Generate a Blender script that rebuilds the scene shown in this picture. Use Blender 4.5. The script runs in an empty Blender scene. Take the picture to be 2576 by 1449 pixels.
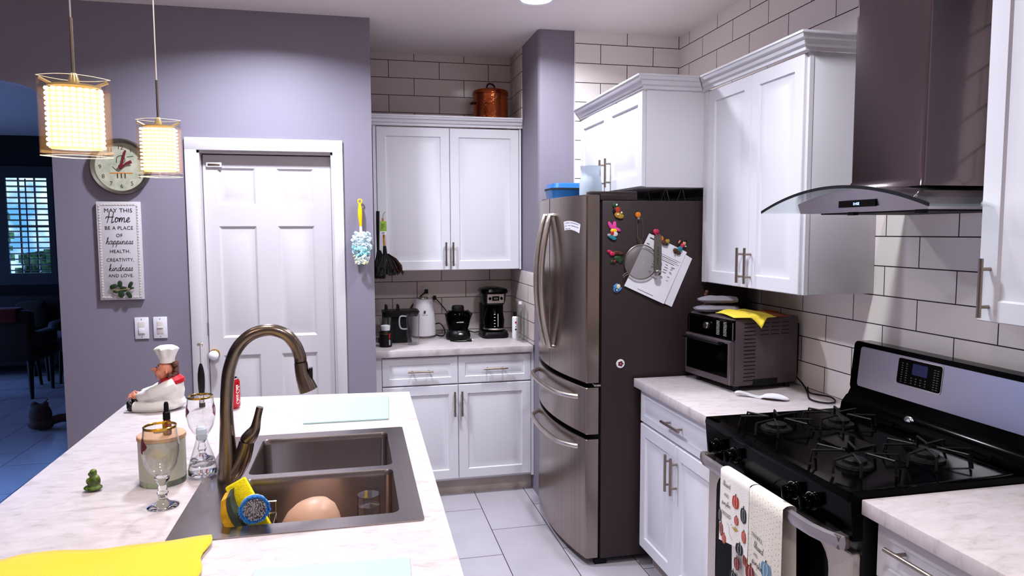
import bpy, bmesh, math, random
from mathutils import Vector, Matrix, noise
random.seed(7)
C = bpy.context.scene.collection
S = bpy.context.scene
# ---------------------------------------------------------------- camera
def setup_camera():
    f, yaw, pit, rol, H = 1774.2527, 12.5177, 4.5661, -0.2186, 1.6069
    ya, pi_, ro = map(math.radians, (yaw, pit, rol))
    fw = Vector((math.sin(ya)*math.cos(pi_), math.cos(ya)*math.cos(pi_), -math.sin(pi_)))
    r = Vector((math.cos(ya), -math.sin(ya), 0)); u = r.cross(fw)
    r2 = r*math.cos(ro)+u*math.sin(ro); u2 = u*math.cos(ro)-r*math.sin(ro)
    cd = bpy.data.cameras.new('camera'); cd.sensor_width = 36; cd.lens = f/2576*36
    cd.clip_start = .02; cd.clip_end = 100
    co = bpy.data.objects.new('camera', cd); C.objects.link(co)
    m = Matrix((( r2.x, u2.x, -fw.x, 0), (r2.y, u2.y, -fw.y, 0), (r2.z, u2.z, -fw.z, H), (0, 0, 0, 1)))
    co.matrix_world = m; S.camera = co
setup_camera()
# ---------------------------------------------------------------- world, exposure
w = bpy.data.worlds.new('world'); S.world = w; w.use_nodes = True
bg = w.node_tree.nodes['Background']; bg.inputs[0].default_value = (.17, .38, 1.0, 1); bg.inputs[1].default_value = 1.7
_tc = w.node_tree.nodes.new('ShaderNodeTexCoord'); _n = w.node_tree.nodes.new('ShaderNodeTexNoise'); _n.inputs['Scale'].default_value = 22; _n.inputs['Detail'].default_value = 3
_r = w.node_tree.nodes.new('ShaderNodeValToRGB'); _r.color_ramp.elements[0].position = .42; _r.color_ramp.elements[0].color = (.10, .34, .85, 1); _r.color_ramp.elements[1].position = .60; _r.color_ramp.elements[1].color = (.62, .85, 1.0, 1)
w.node_tree.links.new(_tc.outputs['Generated'], _n.inputs['Vector']); w.node_tree.links.new(_n.outputs['Fac'], _r.inputs[0]); w.node_tree.links.new(_r.outputs[0], bg.inputs[0])
S.view_settings.view_transform = 'Standard'; S.view_settings.look = 'None'
S.view_settings.exposure = 0.0; S.view_settings.gamma = 1
S.view_settings.use_curve_mapping = False
# ---------------------------------------------------------------- ceiling downlights (the lamps themselves)
ZC = 2.773
CO, WA = (.88, .92, 1.0), (1.0, .94, .92)
DOWN = [(.915, 3.53, 21, CO), (-.44, 3.33, 44, (.80, .86, 1.0)), (.915, 2.0, 27, CO), (-.42, 1.9, 8, WA), (.3, .5, 16, WA), (-1.4, .4, 9, WA), (1.2, -1.2, 26, WA), (-1.2, -1.4, 20, WA), (-2.9, 2.0, 1.2, WA)]
def lamp(name, kind, loc, power, color=(1, 1, 1), size=.15, spread=None, rot=(0, 0, 0), shape='DISK'):
    l = bpy.data.lights.new(name, kind); l.energy = power; l.color = color
    if kind == 'AREA':
        l.shape = shape; l.size = size
        if spread: l.spread = math.radians(spread)
    elif kind == 'POINT': l.shadow_soft_size = size
    o = bpy.data.objects.new(name, l); C.objects.link(o); o.location = loc; o.rotation_euler = rot
    return o
for x, y, p, c in DOWN:
    lamp('downlight_lamp', 'AREA', (x, y, ZC-.012), p, c, .16, 150 if p in (21, 27, 44) else 130)
# added lamps: blue floor fill at an unseen opening (left); shuttered window's daylight
lamp('blue_floor_fill', 'AREA', (-7.45, 6.7, 1.1), 75, (.16, .34, 1.0), 2.6, 120, (0, math.radians(-70), 0), 'SQUARE')
lamp('window_daylight', 'AREA', (-4.47, 9.50, 1.7), 22, (.16, .34, 1.0), 1.6, 120, (math.radians(-62), 0, 0), 'SQUARE')
# ---------------------------------------------------------------- helpers: colour and materials
def lin(c):
    if isinstance(c, str):
        c = [int(c[i:i+2], 16)/255 for i in (0, 2, 4)]
    return tuple((v/12.92 if v <= .04045 else ((v+.055)/1.055)**2.4) for v in c)+(1,)
MATS = {}
def mk(name, col, rough=.5, metal=0, noise_amt=0, noise_scale=20, bump=0, bump_scale=40, spec=None, trans=0, ior=1.45,
       emit=None, estr=0, coat=0, stretch=None, alpha=1, aniso=0, col2=None, detail=3, sheen=0, subs=0):
    m = bpy.data.materials.new(name); m.use_nodes = True; nt = m.node_tree; N = nt.nodes; L = nt.links
    b = N['Principled BSDF']; c = lin(col) if not isinstance(col, tuple) else col+(1,) if len(col) == 3 else col
    b.inputs['Base Color'].default_value = c; b.inputs['Roughness'].default_value = rough; b.inputs['Metallic'].default_value = metal
    if spec is not None: b.inputs['Specular IOR Level'].default_value = spec
    b.inputs['Transmission Weight'].default_value = trans; b.inputs['IOR'].default_value = ior
    b.inputs['Coat Weight'].default_value = coat; b.inputs['Alpha'].default_value = alpha
    b.inputs['Anisotropic'].default_value = aniso
    if sheen: b.inputs['Sheen Weight'].default_value = sheen
    if subs: b.inputs['Subsurface Weight'].default_value = subs; b.inputs['Subsurface Scale'].default_value = .01
    if emit is not None:
        b.inputs['Emission Color'].default_value = lin(emit); b.inputs['Emission Strength'].default_value = estr
    tc = N.new('ShaderNodeTexCoord')
    if noise_amt or col2:
        mp = N.new('ShaderNodeMapping'); mp.inputs['Scale'].default_value = stretch or (1, 1, 1)
        L.new(tc.outputs['Object'], mp.inputs[0])
        n = N.new('ShaderNodeTexNoise'); n.inputs['Scale'].default_value = noise_scale; n.inputs['Detail'].default_value = detail
        L.new(mp.outputs[0], n.inputs['Vector'])
        r = N.new('ShaderNodeValToRGB'); r.color_ramp.elements[0].position = .35; r.color_ramp.elements[1].position = .65
        r.color_ramp.elements[1].color = c
        r.color_ramp.elements[0].color = lin(col2) if col2 else tuple(v*(1-noise_amt) for v in c[:3])+(1,)
        L.new(n.outputs['Fac'], r.inputs[0]); L.new(r.outputs[0], b.inputs['Base Color'])
    if bump:
        n2 = N.new('ShaderNodeTexNoise'); n2.inputs['Scale'].default_value = bump_scale; n2.inputs['Detail'].default_value = 2
        if stretch:
            mp2 = N.new('ShaderNodeMapping'); mp2.inputs['Scale'].default_value = stretch
            L.new(tc.outputs['Object'], mp2.inputs[0]); L.new(mp2.outputs[0], n2.inputs['Vector'])
        else: L.new(tc.outputs['Object'], n2.inputs['Vector'])
        bp = N.new('ShaderNodeBump'); bp.inputs['Strength'].default_value = bump; bp.inputs['Distance'].default_value = .002
        L.new(n2.outputs['Fac'], bp.inputs['Height']); L.new(bp.outputs[0], b.inputs['Normal'])
    MATS[name] = m
    return m
def tile_mat(name, axes, off, bw, rh, mortar, c1, c2, cm, rough, bumpd=.6, var=0):
    m = bpy.data.materials.new(name); m.use_nodes = True; nt = m.node_tree; N = nt.nodes; L = nt.links
    b = N['Principled BSDF']; g = N.new('ShaderNodeNewGeometry'); sx = N.new('ShaderNodeSeparateXYZ'); L.new(g.outputs['Position'], sx.inputs[0])
    cb = N.new('ShaderNodeCombineXYZ')
    for i in (0, 1):
        a = N.new('ShaderNodeMath'); a.operation = 'ADD'; a.inputs[1].default_value = off[i]
        L.new(sx.outputs['XYZ'.index(axes[i])], a.inputs[0]); L.new(a.outputs[0], cb.inputs[i])
    br = N.new('ShaderNodeTexBrick'); L.new(cb.outputs[0], br.inputs['Vector'])
    br.inputs['Color1'].default_value = lin(c1); br.inputs['Color2'].default_value = lin(c2); br.inputs['Mortar'].default_value = lin(cm)
    br.inputs['Scale'].default_value = 1; br.inputs['Mortar Size'].default_value = mortar; br.inputs['Mortar Smooth'].default_value = .1
    br.inputs['Brick Width'].default_value = bw; br.inputs['Row Height'].default_value = rh; br.inputs['Bias'].default_value = 0
    col = br.outputs['Color']
    if var:
        n = N.new('ShaderNodeTexNoise'); n.inputs['Scale'].default_value = 6; n.inputs['Detail'].default_value = 6; L.new(g.outputs['Position'], n.inputs['Vector'])
        mr = N.new('ShaderNodeMapRange'); mr.inputs['To Min'].default_value = 1-var; mr.inputs['To Max'].default_value = 1+var*.4
        L.new(n.outputs['Fac'], mr.inputs['Value'])
        mx = N.new('ShaderNodeVectorMath'); mx.operation = 'SCALE'; L.new(col, mx.inputs[0]); L.new(mr.outputs[0], mx.inputs['Scale']); col = mx.outputs[0]
    L.new(col, b.inputs['Base Color'])
    rr = N.new('ShaderNodeMapRange'); rr.inputs['To Min'].default_value = rough; rr.inputs['To Max'].default_value = .85
    L.new(br.outputs['Fac'], rr.inputs['Value']); L.new(rr.outputs[0], b.inputs['Roughness'])
    inv = N.new('ShaderNodeMath'); inv.operation = 'SUBTRACT'; inv.inputs[0].default_value = 1; L.new(br.outputs['Fac'], inv.inputs[1])
    bp = N.new('ShaderNodeBump'); bp.inputs['Strength'].default_value = bumpd; bp.inputs['Distance'].default_value = .0015
    L.new(inv.outputs[0], bp.inputs['Height']); L.new(bp.outputs[0], b.inputs['Normal'])
    MATS[name] = m
    return m
def counter_mat():
    m = bpy.data.materials.new('counter'); m.use_nodes = True; nt = m.node_tree; N = nt.nodes; L = nt.links
    b = N['Principled BSDF']; g = N.new('ShaderNodeNewGeometry')
    n = N.new('ShaderNodeTexNoise'); n.inputs['Scale'].default_value = 16; n.inputs['Detail'].default_value = 10; n.inputs['Roughness'].default_value = .62; n.inputs['Distortion'].default_value = .8
    mp = N.new('ShaderNodeMapping'); mp.inputs['Scale'].default_value = (1, 2.2, 1); L.new(g.outputs['Position'], mp.inputs[0]); L.new(mp.outputs[0], n.inputs['Vector'])
    r = N.new('ShaderNodeValToRGB'); e = r.color_ramp.elements
    e[0].position = .30; e[0].color = lin('a79c9c'); e[1].position = .60; e[1].color = lin('c6bbbc')
    x = e.new(.42); x.color = lin('bbb0b0')
    L.new(n.outputs['Fac'], r.inputs[0]); L.new(r.outputs[0], b.inputs['Base Color']); b.inputs['Roughness'].default_value = .34
    MATS['counter'] = m
mk('paint', '857d8b', .55)
mk('ceiling', 'e2d6d4', .9)
mk('trimw', 'c8c1c4', .35)
mk('cab', 'd4d1d7', .33)
mk('cabin', 'cfc8c6', .5)
mk('kick', 'b7a99f', .6, noise_amt=.25, noise_scale=8)
counter_mat()
Z0 = 1.584; RH = .1117
tile_mat('tile_right', 'YZ', (-2.279+9.5*.3265, -Z0+20*RH), .3265, RH, .0022, 'f2e8e2', 'eee3dd', '2a1e1c', .13)
tile_mat('tile_part', 'XZ', (-1.435+10*.331, -Z0+20*RH), .331, RH, .0022, 'efe6e2', 'ebe1dc', '2a1e1c', .13)
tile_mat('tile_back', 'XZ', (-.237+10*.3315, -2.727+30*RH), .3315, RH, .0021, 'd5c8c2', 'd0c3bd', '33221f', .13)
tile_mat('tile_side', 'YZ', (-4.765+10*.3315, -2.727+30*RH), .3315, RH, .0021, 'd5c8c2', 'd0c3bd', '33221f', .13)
tile_mat('tile_floor', 'YX', (14.006, 11.75), .598, .311, .0022, 'b3adb5', 'aca6ae', '2c2629', .28, .5, .18)
mk('steel', '9c9290', .27, 1, noise_amt=.06, noise_scale=6, stretch=(1, 1, 60))
mk('steel_v', 'a09289', .24, 1, noise_amt=.16, noise_scale=3, stretch=(6, 14, .15), detail=4)
mk('steel_sink', '9f9593', .25, 1, noise_amt=.08, noise_scale=5, stretch=(40, 1, 1))
mk('steel_b', 'd6cac0', .33, 1, noise_amt=.12, noise_scale=5, stretch=(1, 1, 1))
mk('chrome', 'c9c5c2', .12, 1)
mk('nickel', '9a8c80', .3, 1)
mk('bronze', '7f7166', .24, 1, noise_amt=.1, noise_scale=30)
mk('hood_steel', '75696e', .12, 1)
mk('rust', '7a3512', .9, bump=.5, bump_scale=150)
mk('fascia', 'b9b0b4', .3, 1)
mk('oven_side', '54484c', .4, .3)
mk('fridge_side', '2e2122', .45, 0, spec=.4, bump=.1, bump_scale=300)
mk('black_gloss', '010101', .12, spec=.05)
mk('black', '050405', .4, spec=.3)
mk('black_matte', '040304', .6, spec=.25)
mk('iron', '070606', .5, spec=.3)
mk('dark', '080607', .9)
def thin_glass(name, face, edge, ior, spec=1.0):
    m = bpy.data.materials.new(name); m.use_nodes = True; nt = m.node_tree; N = nt.nodes; L = nt.links; N.remove(N['Principled BSDF'])
    out = N['Material Output']; tr = N.new('ShaderNodeBsdfTransparent'); gl = N.new('ShaderNodeBsdfGlossy'); gl.inputs['Roughness'].default_value = .01; gl.inputs['Color'].default_value = (spec, spec, spec, 1)
    lw = N.new('ShaderNodeLayerWeight'); lw.inputs['Blend'].default_value = .5; fr_ = N.new('ShaderNodeMath'); fr_.operation = 'POWER'; fr_.inputs[1].default_value = 3.5
    fm = N.new('ShaderNodeMath'); fm.operation = 'MULTIPLY_ADD'; fm.inputs[1].default_value = .7; fm.inputs[2].default_value = (ior-1)**2/((ior+1)**2)
    L.new(lw.outputs['Facing'], fr_.inputs[0]); L.new(fr_.outputs[0], fm.inputs[0])
    r = N.new('ShaderNodeValToRGB'); r.color_ramp.elements[0].color = face+(1,); r.color_ramp.elements[0].position = .55; r.color_ramp.elements[1].color = edge+(1,)
    L.new(lw.outputs['Facing'], r.inputs[0]); L.new(r.outputs[0], tr.inputs['Color']); mx = N.new('ShaderNodeMixShader')
    L.new(fm.outputs[0], mx.inputs[0]); L.new(tr.outputs[0], mx.inputs[1]); L.new(gl.outputs[0], mx.inputs[2]); L.new(mx.outputs[0], out.inputs['Surface'])
    MATS[name] = m
thin_glass('glass', (.975, .975, .975), (.60, .58, .58), 1.5)
thin_glass('shade_glass', (.97, .96, .95), (.86, .82, .78), 1.5)
thin_glass('glass_thin', (.97, .975, .97), (.66, .70, .68), 1.45)
thin_glass('hood_glass', (.90, .94, .93), (.6, .66, .66), 1.45)
mk('glass_solid', (1, 1, 1), .0, trans=1, ior=1.36)
mk('amber', (.20, .06, .01), .05, trans=.85, ior=1.4)
mk('water', (.96, .98, 1), .0, trans=1, ior=1.33)
mk('gold', 'c09a45', .2, 1)
mk('copper', 'c0653a', .14, 1, bump=.9, bump_scale=75)
mk('copper_plain', 'a8522e', .18, 1)
mk('copper_dark', '4a2416', .35, 1)
mk('white_plastic', 'e4e0e6', .3)
mk('offwhite', 'd6cbc4', .4)
mk('ceramic', 'eeebf2', .12, coat=.4)
mk('board', (.40, .55, .54), .3, trans=.0, ior=1.4)
mk('yellow_cloth', 'd8b800', .95, bump=.5, bump_scale=250, sheen=.3)
mk('sponge', 'f0da10', .95, bump=1, bump_scale=120, noise_amt=.15, noise_scale=60)
mk('sponge_old', 'd9a520', .95, bump=1, bump_scale=120, noise_amt=.3, noise_scale=60)
mk('scourer', '3c443a', .95, bump=1, bump_scale=160, noise_amt=.3, noise_scale=80)
mk('blue_brush', '2a78c8', .7)
mk('bristle', 'b5aeb2', .8)
mk('tan', 'b98f76', .45, noise_amt=.05, noise_scale=5)
mk('red', 'b01522', .3)
mk('red_can', 'b8141f', .22, .3)
mk('label_white', 'eeeef2', .5)
mk('ink', '16131a', .7)
mk('skin_clay', 'd98a6c', .4)
mk('hair_clay', '5a3328', .6, bump=1, bump_scale=90)
mk('coat_clay', 'ddd8d2', .5, bump=.15, bump_scale=30)
mk('shoe_clay', '0c0a0b', .3)
mk('wood_lid', 'c79a78', .5, noise_amt=.2, noise_scale=12, stretch=(1, 6, 1))
mk('frost', (.46, .45, .37), .45)
mk('green_glass', (.40, .45, .25), .05, trans=.8)
mk('jade', (.16, .26, .03), .25, trans=.3, col2='26300a', noise_scale=60)
mk('leaf_red', '6e1f30', .5)
mk('green_leaf', '1e3319', .5)
mk('twig', 'a88f50', .6)
mk('lamp_white', 'ffffff', .5, emit='ffffff', estr=9)
mk('yellow_plastic', 'f2c708', .35)
mk('duster_blue', 'd2e4ec', .9, sheen=.3)
mk('duster_teal', '86cfd4', .9, sheen=.3)
mk('feather', '0d0807', .9, sheen=.2)
mk('feather_brown', '3b1f18', .9)
mk('tag_green', '86a838', .6)
mk('tanwood', 'b87838', .5)
mk('blue_bin', '1c6bb5', .35, trans=.2)
mk('frosted', (.72, .80, .88), .3, trans=.55, ior=1.2)
mk('paper', 'e6e3ea', .8)
mk('grey_fabric', '77727a', .95, bump=.6, bump_scale=60)
mk('yellow_fabric', 'd8bf3a', .95, bump=.8, bump_scale=150)
mk('orange', 'e07a10', .4)
mk('pink', 'e0409a', .5)
mk('pinkred', 'c01e4a', .4)
mk('green_dark', '12401e', .5)
mk('brown', '4a2412', .5)
mk('blue_mid', '3f82c4', .5)
mk('teal', '1f7f92', .5)
mk('cream', 'e3d9b0', .6)
mk('towel', 'e2dcd6', .95, bump=.3, bump_scale=180)
mk('towel_cream', 'd8cfc4', .95, bump=.3, bump_scale=180)
mk('pumpkin', 'a8351c', .8)
mk('pumpkin_dark', '7a1f1c', .8)
mk('pumpkin_blue', '5f7f99', .8)
mk('pumpkin_gold', 'a88428', .8)
mk('navy', '181a22', .8)
mk('leather', '1b1512', .6)
mk('chair_fab', '2a1e18', .9)
mk('throw_red', '5c1410', .9)
mk('ottoman_fab', '5c5c64', .9)
mk('toy_fab', '4a3a34', .95)
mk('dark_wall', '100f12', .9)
mk('shutter', '1c1c20', .5)
mk('hedge', '6f9a6a', .9, noise_amt=.6, noise_scale=12)
mk('screen_blue', '030a18', .2, emit='1030a0', estr=.10)
mk('led', '9fb8ff', .3, emit='a8c0ff', estr=3.0)
mk('clockface', 'c9c2ae', .6, col2='a9ad93', noise_scale=25)
mk('pewter', '6f675e', .35, .8)
mk('maroon', '6a1a2a', .5)
mk('sugar', 'f2f2f2', .9)
# ---------------------------------------------------------------- helpers: geometry
class G:
    def __init__(s, mat='cab'): s.bm = bmesh.new(); s.mats = [mat]; s.k = 0
    def m(s, name):
        if name not in s.mats: s.mats.append(name)
        s.k = s.mats.index(name); return s
    def face(s, vs):
        try:
            f = s.bm.faces.new(vs); f.material_index = s.k; return f
        except ValueError: return None
    def poly(s, pts): return s.face([s.bm.verts.new(p) for p in pts])
    def box(s, x0, x1, y0, y1, z0, z1, bev=0, seg=2, M=None):
        v = [s.bm.verts.new((x, y, z)) for x in (x0, x1) for y in (y0, y1) for z in (z0, z1)]
        fs = [s.face([v[i] for i in q]) for q in ((0, 1, 3, 2), (4, 6, 7, 5), (0, 4, 5, 1), (2, 3, 7, 6), (0, 2, 6, 4), (1, 5, 7, 3))]
        if M is not None:
            for q in v: q.co = M @ q.co
        if bev:
            es = {e for f in fs for e in f.edges}
            r = bmesh.ops.bevel(s.bm, geom=list(es), offset=bev, segments=seg, affect='EDGES', profile=.5)
            for f in r['faces']: f.material_index = s.k
        return s
    def rings(s, rings, closed=True, cap0=True, cap1=True):
        R = [[s.bm.verts.new(p) for p in r] for r in rings]
        n = len(R[0])
        for a, b in zip(R[:-1], R[1:]):
            for i in range(n if closed else n-1):
                s.face([a[i], a[(i+1) % n], b[(i+1) % n], b[i]])
        if cap0: s.face(list(reversed(R[0])))
        if cap1: s.face(R[-1])
        return s
    def cyl(s, p0, p1, r0, r1=None, n=20, caps=True):
        p0 = Vector(p0); p1 = Vector(p1); d = (p1-p0).normalized()
        a = d.orthogonal().normalized(); b = d.cross(a); r1 = r0 if r1 is None else r1
        mk_ = lambda p, r: [p+(a*math.cos(t)+b*math.sin(t))*r for t in [2*math.pi*i/n for i in range(n)]]
        return s.rings([mk_(p0, r0), mk_(p1, r1)], True, caps, caps)
    def tube(s, pts, r, n=10, caps=True):
        P = [Vector(p) for p in pts]; rs = r if isinstance(r, (list, tuple)) else [r]*len(P)
        t0 = (P[1]-P[0]).normalized(); a = t0.orthogonal().normalized(); R = []
        for i, p in enumerate(P):
            t = (P[min(i+1, len(P)-1)]-P[max(i-1, 0)]).normalized()
            a = (a-t*a.dot(t)).normalized(); b = t.cross(a)
            R.append([p+(a*math.cos(q)+b*math.sin(q))*rs[i] for q in [2*math.pi*j/n for j in range(n)]])
        return s.rings(R, True, caps, caps)
    def lathe(s, prof, c=(0, 0, 0), n=32, M=None, sx=1, sy=1):
        c = Vector(c); R = []
        for r, z in prof:
            R.append([Vector((math.cos(t)*max(r, 1e-5)*sx, math.sin(t)*max(r, 1e-5)*sy, z)) for t in [2*math.pi*i/n for i in range(n)]])
        R = [[(M @ p if M is not None else p)+c for p in q] for q in R]
        return s.rings(R, True, prof[0][0] < 1e-4, prof[-1][0] < 1e-4)
    def ball(s, c, r, n=16, M=None):
        rx, ry, rz = r if isinstance(r, (list, tuple)) else (r, r, r); c = Vector(c); k = n//2
        R = []
        for j in range(1, k):
            p = math.pi*j/k
            ring = [Vector((math.sin(p)*math.cos(t)*rx, math.sin(p)*math.sin(t)*ry, math.cos(p)*rz)) for t in [2*math.pi*i/n for i in range(n)]]
            R.append([(M @ q if M is not None else q)+c for q in ring])
        return s.rings(R)
    def prism(s, pts, axis, a0, a1):
        def P(u, v, a): return {'x': (a, u, v), 'y': (u, a, v), 'z': (u, v, a)}[axis]
        return s.rings([[P(u, v, a0) for u, v in pts], [P(u, v, a1) for u, v in pts]])
    def frame(s, pts0, O, U, V, N, d0, d1):
        f = lambda d: [O+U*a+V*b+N*d for a, b in pts0]
        return s.rings([f(d0), f(d1)])
    def panel(s, O, U, V, N, w, h, t, cells, prof=((.0, 0), (.006, -.006), (.020, -.006), (.034, -.0015)), edge=.003):
        O = Vector(O); U = Vector(U); V = Vector(V); N = Vector(N)
        P = lambda a, b, d=0: O+U*a+V*b+N*d
        e = edge
        s.rings([[P(0, 0, -t), P(w, 0, -t), P(w, h, -t), P(0, h, -t)], [P(0, 0, -e), P(w, 0, -e), P(w, h, -e), P(0, h, -e)],
                 [P(e, e), P(w-e, e), P(w-e, h-e), P(e, h-e)]], True, True, False)
        xs = sorted({e, w-e} | {c[0] for c in cells} | {c[2] for c in cells}); ys = sorted({e, h-e} | {c[1] for c in cells} | {c[3] for c in cells})
        for i in range(len(xs)-1):
            for j in range(len(ys)-1):
                x0, x1, y0, y1 = xs[i], xs[i+1], ys[j], ys[j+1]
                mx, my = (x0+x1)/2, (y0+y1)/2
                if any(c[0] < mx < c[2] and c[1] < my < c[3] for c in cells): continue
                s.poly([P(x0, y0), P(x1, y0), P(x1, y1), P(x0, y1)])
        for c in cells:
            R = [[P(c[0]+i, c[1]+i, d), P(c[2]-i, c[1]+i, d), P(c[2]-i, c[3]-i, d), P(c[0]+i, c[3]-i, d)] for i, d in prof]
            s.rings(R, True, False, True)
        return s
    def ribbon(s, pts, w, O, U, V, N=None, lift=0):
        """flat pen stroke through 2D pts"""
        q = [Vector(p) for p in pts]; n = len(q); Lr = []
        for i in range(n):
            t = (q[min(i+1, n-1)]-q[max(i-1, 0)])
            t = t.normalized() if t.length > 1e-9 else Vector((1, 0)); nn = Vector((-t.y, t.x))*w/2
            a, b = q[i]+nn, q[i]-nn
            f = (lambda p: O+U*p.x+V*p.y) if not callable(O) else (lambda p: O(p.x, p.y))
            Lr.append((s.bm.verts.new(f(a)), s.bm.verts.new(f(b))))
        for (a, b), (c, d) in zip(Lr[:-1], Lr[1:]): s.face([a, b, d, c])
        return s
OFF = {}
def woff(o): return OFF.get(o.name, Vector((0, 0, 0))) if o else Vector((0, 0, 0))
def obj(name, g, parent=None, sharp=35, smooth=True, label=None, recalc=True, xf=None, remesh=0, subsurf=0, weld=False):
    if weld: bmesh.ops.remove_doubles(g.bm, verts=g.bm.verts, dist=1e-5)
    if recalc: bmesh.ops.recalc_face_normals(g.bm, faces=g.bm.faces)
    me = bpy.data.meshes.new(name); off = woff(parent)
    if xf is not None: g.bm.transform(xf)
    if off.length: g.bm.transform(Matrix.Translation(-off))
    g.bm.to_mesh(me); g.bm.free()
    for m in g.mats: me.materials.append(MATS[m])
    o = bpy.data.objects.new(name, me); C.objects.link(o)
    if smooth:
        me.polygons.foreach_set('use_smooth', [True]*len(me.polygons)); me.set_sharp_from_angle(angle=math.radians(sharp))
    if parent: o.parent = parent
    OFF[o.name] = off
    if label: o['label'] = label
    if remesh:
        md = o.modifiers.new('remesh', 'REMESH'); md.mode = 'VOXEL'; md.voxel_size = remesh; md.use_smooth_shade = True
        sm = o.modifiers.new('smooth', 'SMOOTH'); sm.iterations = 4; sm.factor = .5
    if subsurf:
        sb = o.modifiers.new('sub', 'SUBSURF'); sb.levels = subsurf; sb.render_levels = subsurf
    return o
def thing(name, label, cat, loc=(0, 0, 0), group=None):
    o = bpy.data.objects.new(name, None); C.objects.link(o); o.location = loc; o.empty_display_size = .05
    o['label'] = label; o['category'] = cat; OFF[o.name] = Vector(loc)
    if group: o['group'] = group
    return o
def tag(o, label, cat, group=None):
    o['label'] = label; o['category'] = cat
    if group: o['group'] = group
    # put the object's origin at the base centre of its mesh
    vs = [v.co for v in o.data.vertices]
    c = Vector(((min(v.x for v in vs)+max(v.x for v in vs))/2, (min(v.y for v in vs)+max(v.y for v in vs))/2, min(v.z for v in vs)))
    o.data.transform(Matrix.Translation(-c)); o.location = o.location+c
    return o
def struct(name, g, parent=None, sharp=35):
    o = obj(name, g, parent, sharp)
    o['kind'] = 'structure'
    return o
def dup(root, loc, label=None, group=None, rz=None):
    r = root.copy(); C.objects.link(r); r.location = loc
    if label: r['label'] = label
    if group: r['group'] = group
    if rz is not None: r.rotation_euler[2] = rz
    for ch in list(root.children):
        c = ch.copy(); C.objects.link(c); c.parent = r
        for gch in ch.children:
            d = gch.copy(); C.objects.link(d); d.parent = c
    return r
def spline(pts, n=8, closed=False):
    P = [Vector(p) for p in pts]; out = []; N_ = len(P)
    rng = range(N_ if closed else N_-1)
    for i in rng:
        g = (lambda k: P[k % N_]) if closed else (lambda k: P[min(max(k, 0), N_-1)])
        p0, p1, p2, p3 = g(i-1), g(i), g(i+1), g(i+2)
        for k in range(n):
            t = k/n
            out.append(.5*((2*p1)+(p2-p0)*t+(2*p0-5*p1+4*p2-p3)*t*t+(3*p1-p0-3*p2+p3)*t**3))
    if not closed: out.append(P[-1])
    return out
# cursive pen strokes, in x-heights
SC = {'a': (1.1, [[(.75, .85), (.45, 1), (.1, .7), (.1, .25), (.35, 0), (.65, .25), (.8, .95), (.75, .25), (.9, 0), (1.1, .2)]]),
 'b': (.9, [[(0, .2), (.4, 1.7), (.27, 2), (.12, .3), (.35, 0), (.65, .3), (.55, .85), (.9, .8)]]),
 'C': (1.5, [[(1.3, 1.5), (1.2, 2), (.6, 1.9), (.1, 1), (.3, .1), (.9, 0), (1.4, .4)]]),
 'c': (.8, [[(.65, .8), (.42, 1), (.12, .65), (.15, .2), (.42, 0), (.8, .25)]]),
 'd': (1.1, [[(.75, .85), (.45, 1), (.1, .7), (.1, .25), (.35, 0), (.65, .3), (.9, 2), (.75, .25), (.9, 0), (1.1, .2)]]),
 'e': (.85, [[(0, .2), (.35, .45), (.6, .75), (.42, 1), (.12, .65), (.15, .2), (.42, 0), (.85, .25)]]),
 'h': (.9, [[(0, .2), (.4, 1.7), (.27, 2), (.12, 0)], [(.12, .2), (.3, .75), (.5, .95), (.62, .6), (.6, .1), (.75, 0), (.9, .2)]]),
 'H': (1.45, [[(.25, 2.2), (.2, 1), (.05, -.1)], [(1.15, 2.4), (1.0, 1.2), (.95, 0), (1.1, -.1), (1.4, .2)], [(-.35, .75), (-.2, 1.15), (.4, 1.1), (1.3, 1.15)]]),
 'i': (.6, [[(0, .1), (.25, .95), (.2, .2), (.35, 0), (.6, .2)], [(.28, 1.35), (.32, 1.45)]]),
 'k': (.9, [[(0, .2), (.4, 1.7), (.27, 2), (.12, 0)], [(.12, .3), (.5, .95), (.5, .65), (.2, .5), (.6, 0), (.9, .2)]]),
 'l': (.55, [[(0, .1), (.4, 1.6), (.25, 2), (.12, .3), (.3, 0), (.55, .2)]]),
 'm': (1.45, [[(0, .1), (.15, .95), (.12, 0)], [(.12, .2), (.35, .9), (.55, .85), (.55, 0)], [(.55, .2), (.8, .9), (1.05, .85), (1.05, .15), (1.2, 0), (1.45, .2)]]),
 'n': (1.0, [[(0, .1), (.15, .95), (.12, 0)], [(.12, .2), (.35, .9), (.62, .85), (.6, .15), (.78, 0), (1, .2)]]),
 'o': (.9, [[(.15, .3), (.15, .8), (.45, 1), (.7, .6), (.5, .05), (.2, .1), (.15, .6), (.4, .95), (.9, .75)]]),
 'p': (.95, [[(0, .1), (.2, .95), (.1, 0), (.02, -1)], [(.1, .2), (.35, .95), (.65, .85), (.65, .3), (.35, 0), (.2, .15)], [(.4, .02), (.95, .2)]]),
 's': (.7, [[(0, .1), (.4, 1), (.5, .5), (.4, 0), (.1, .1)], [(.4, 0), (.7, .15)]]),
 'u': (1.0, [[(0, .1), (.12, .95), (.1, .3), (.3, 0), (.58, .3), (.7, .95), (.65, .2), (.8, 0), (1, .2)]]),
 '-': (.6, [[(.1, .5), (.5, .55)]]), ' ': (.7, [])}
def script_w(word): return sum(SC[c][0] for c in word)
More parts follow.
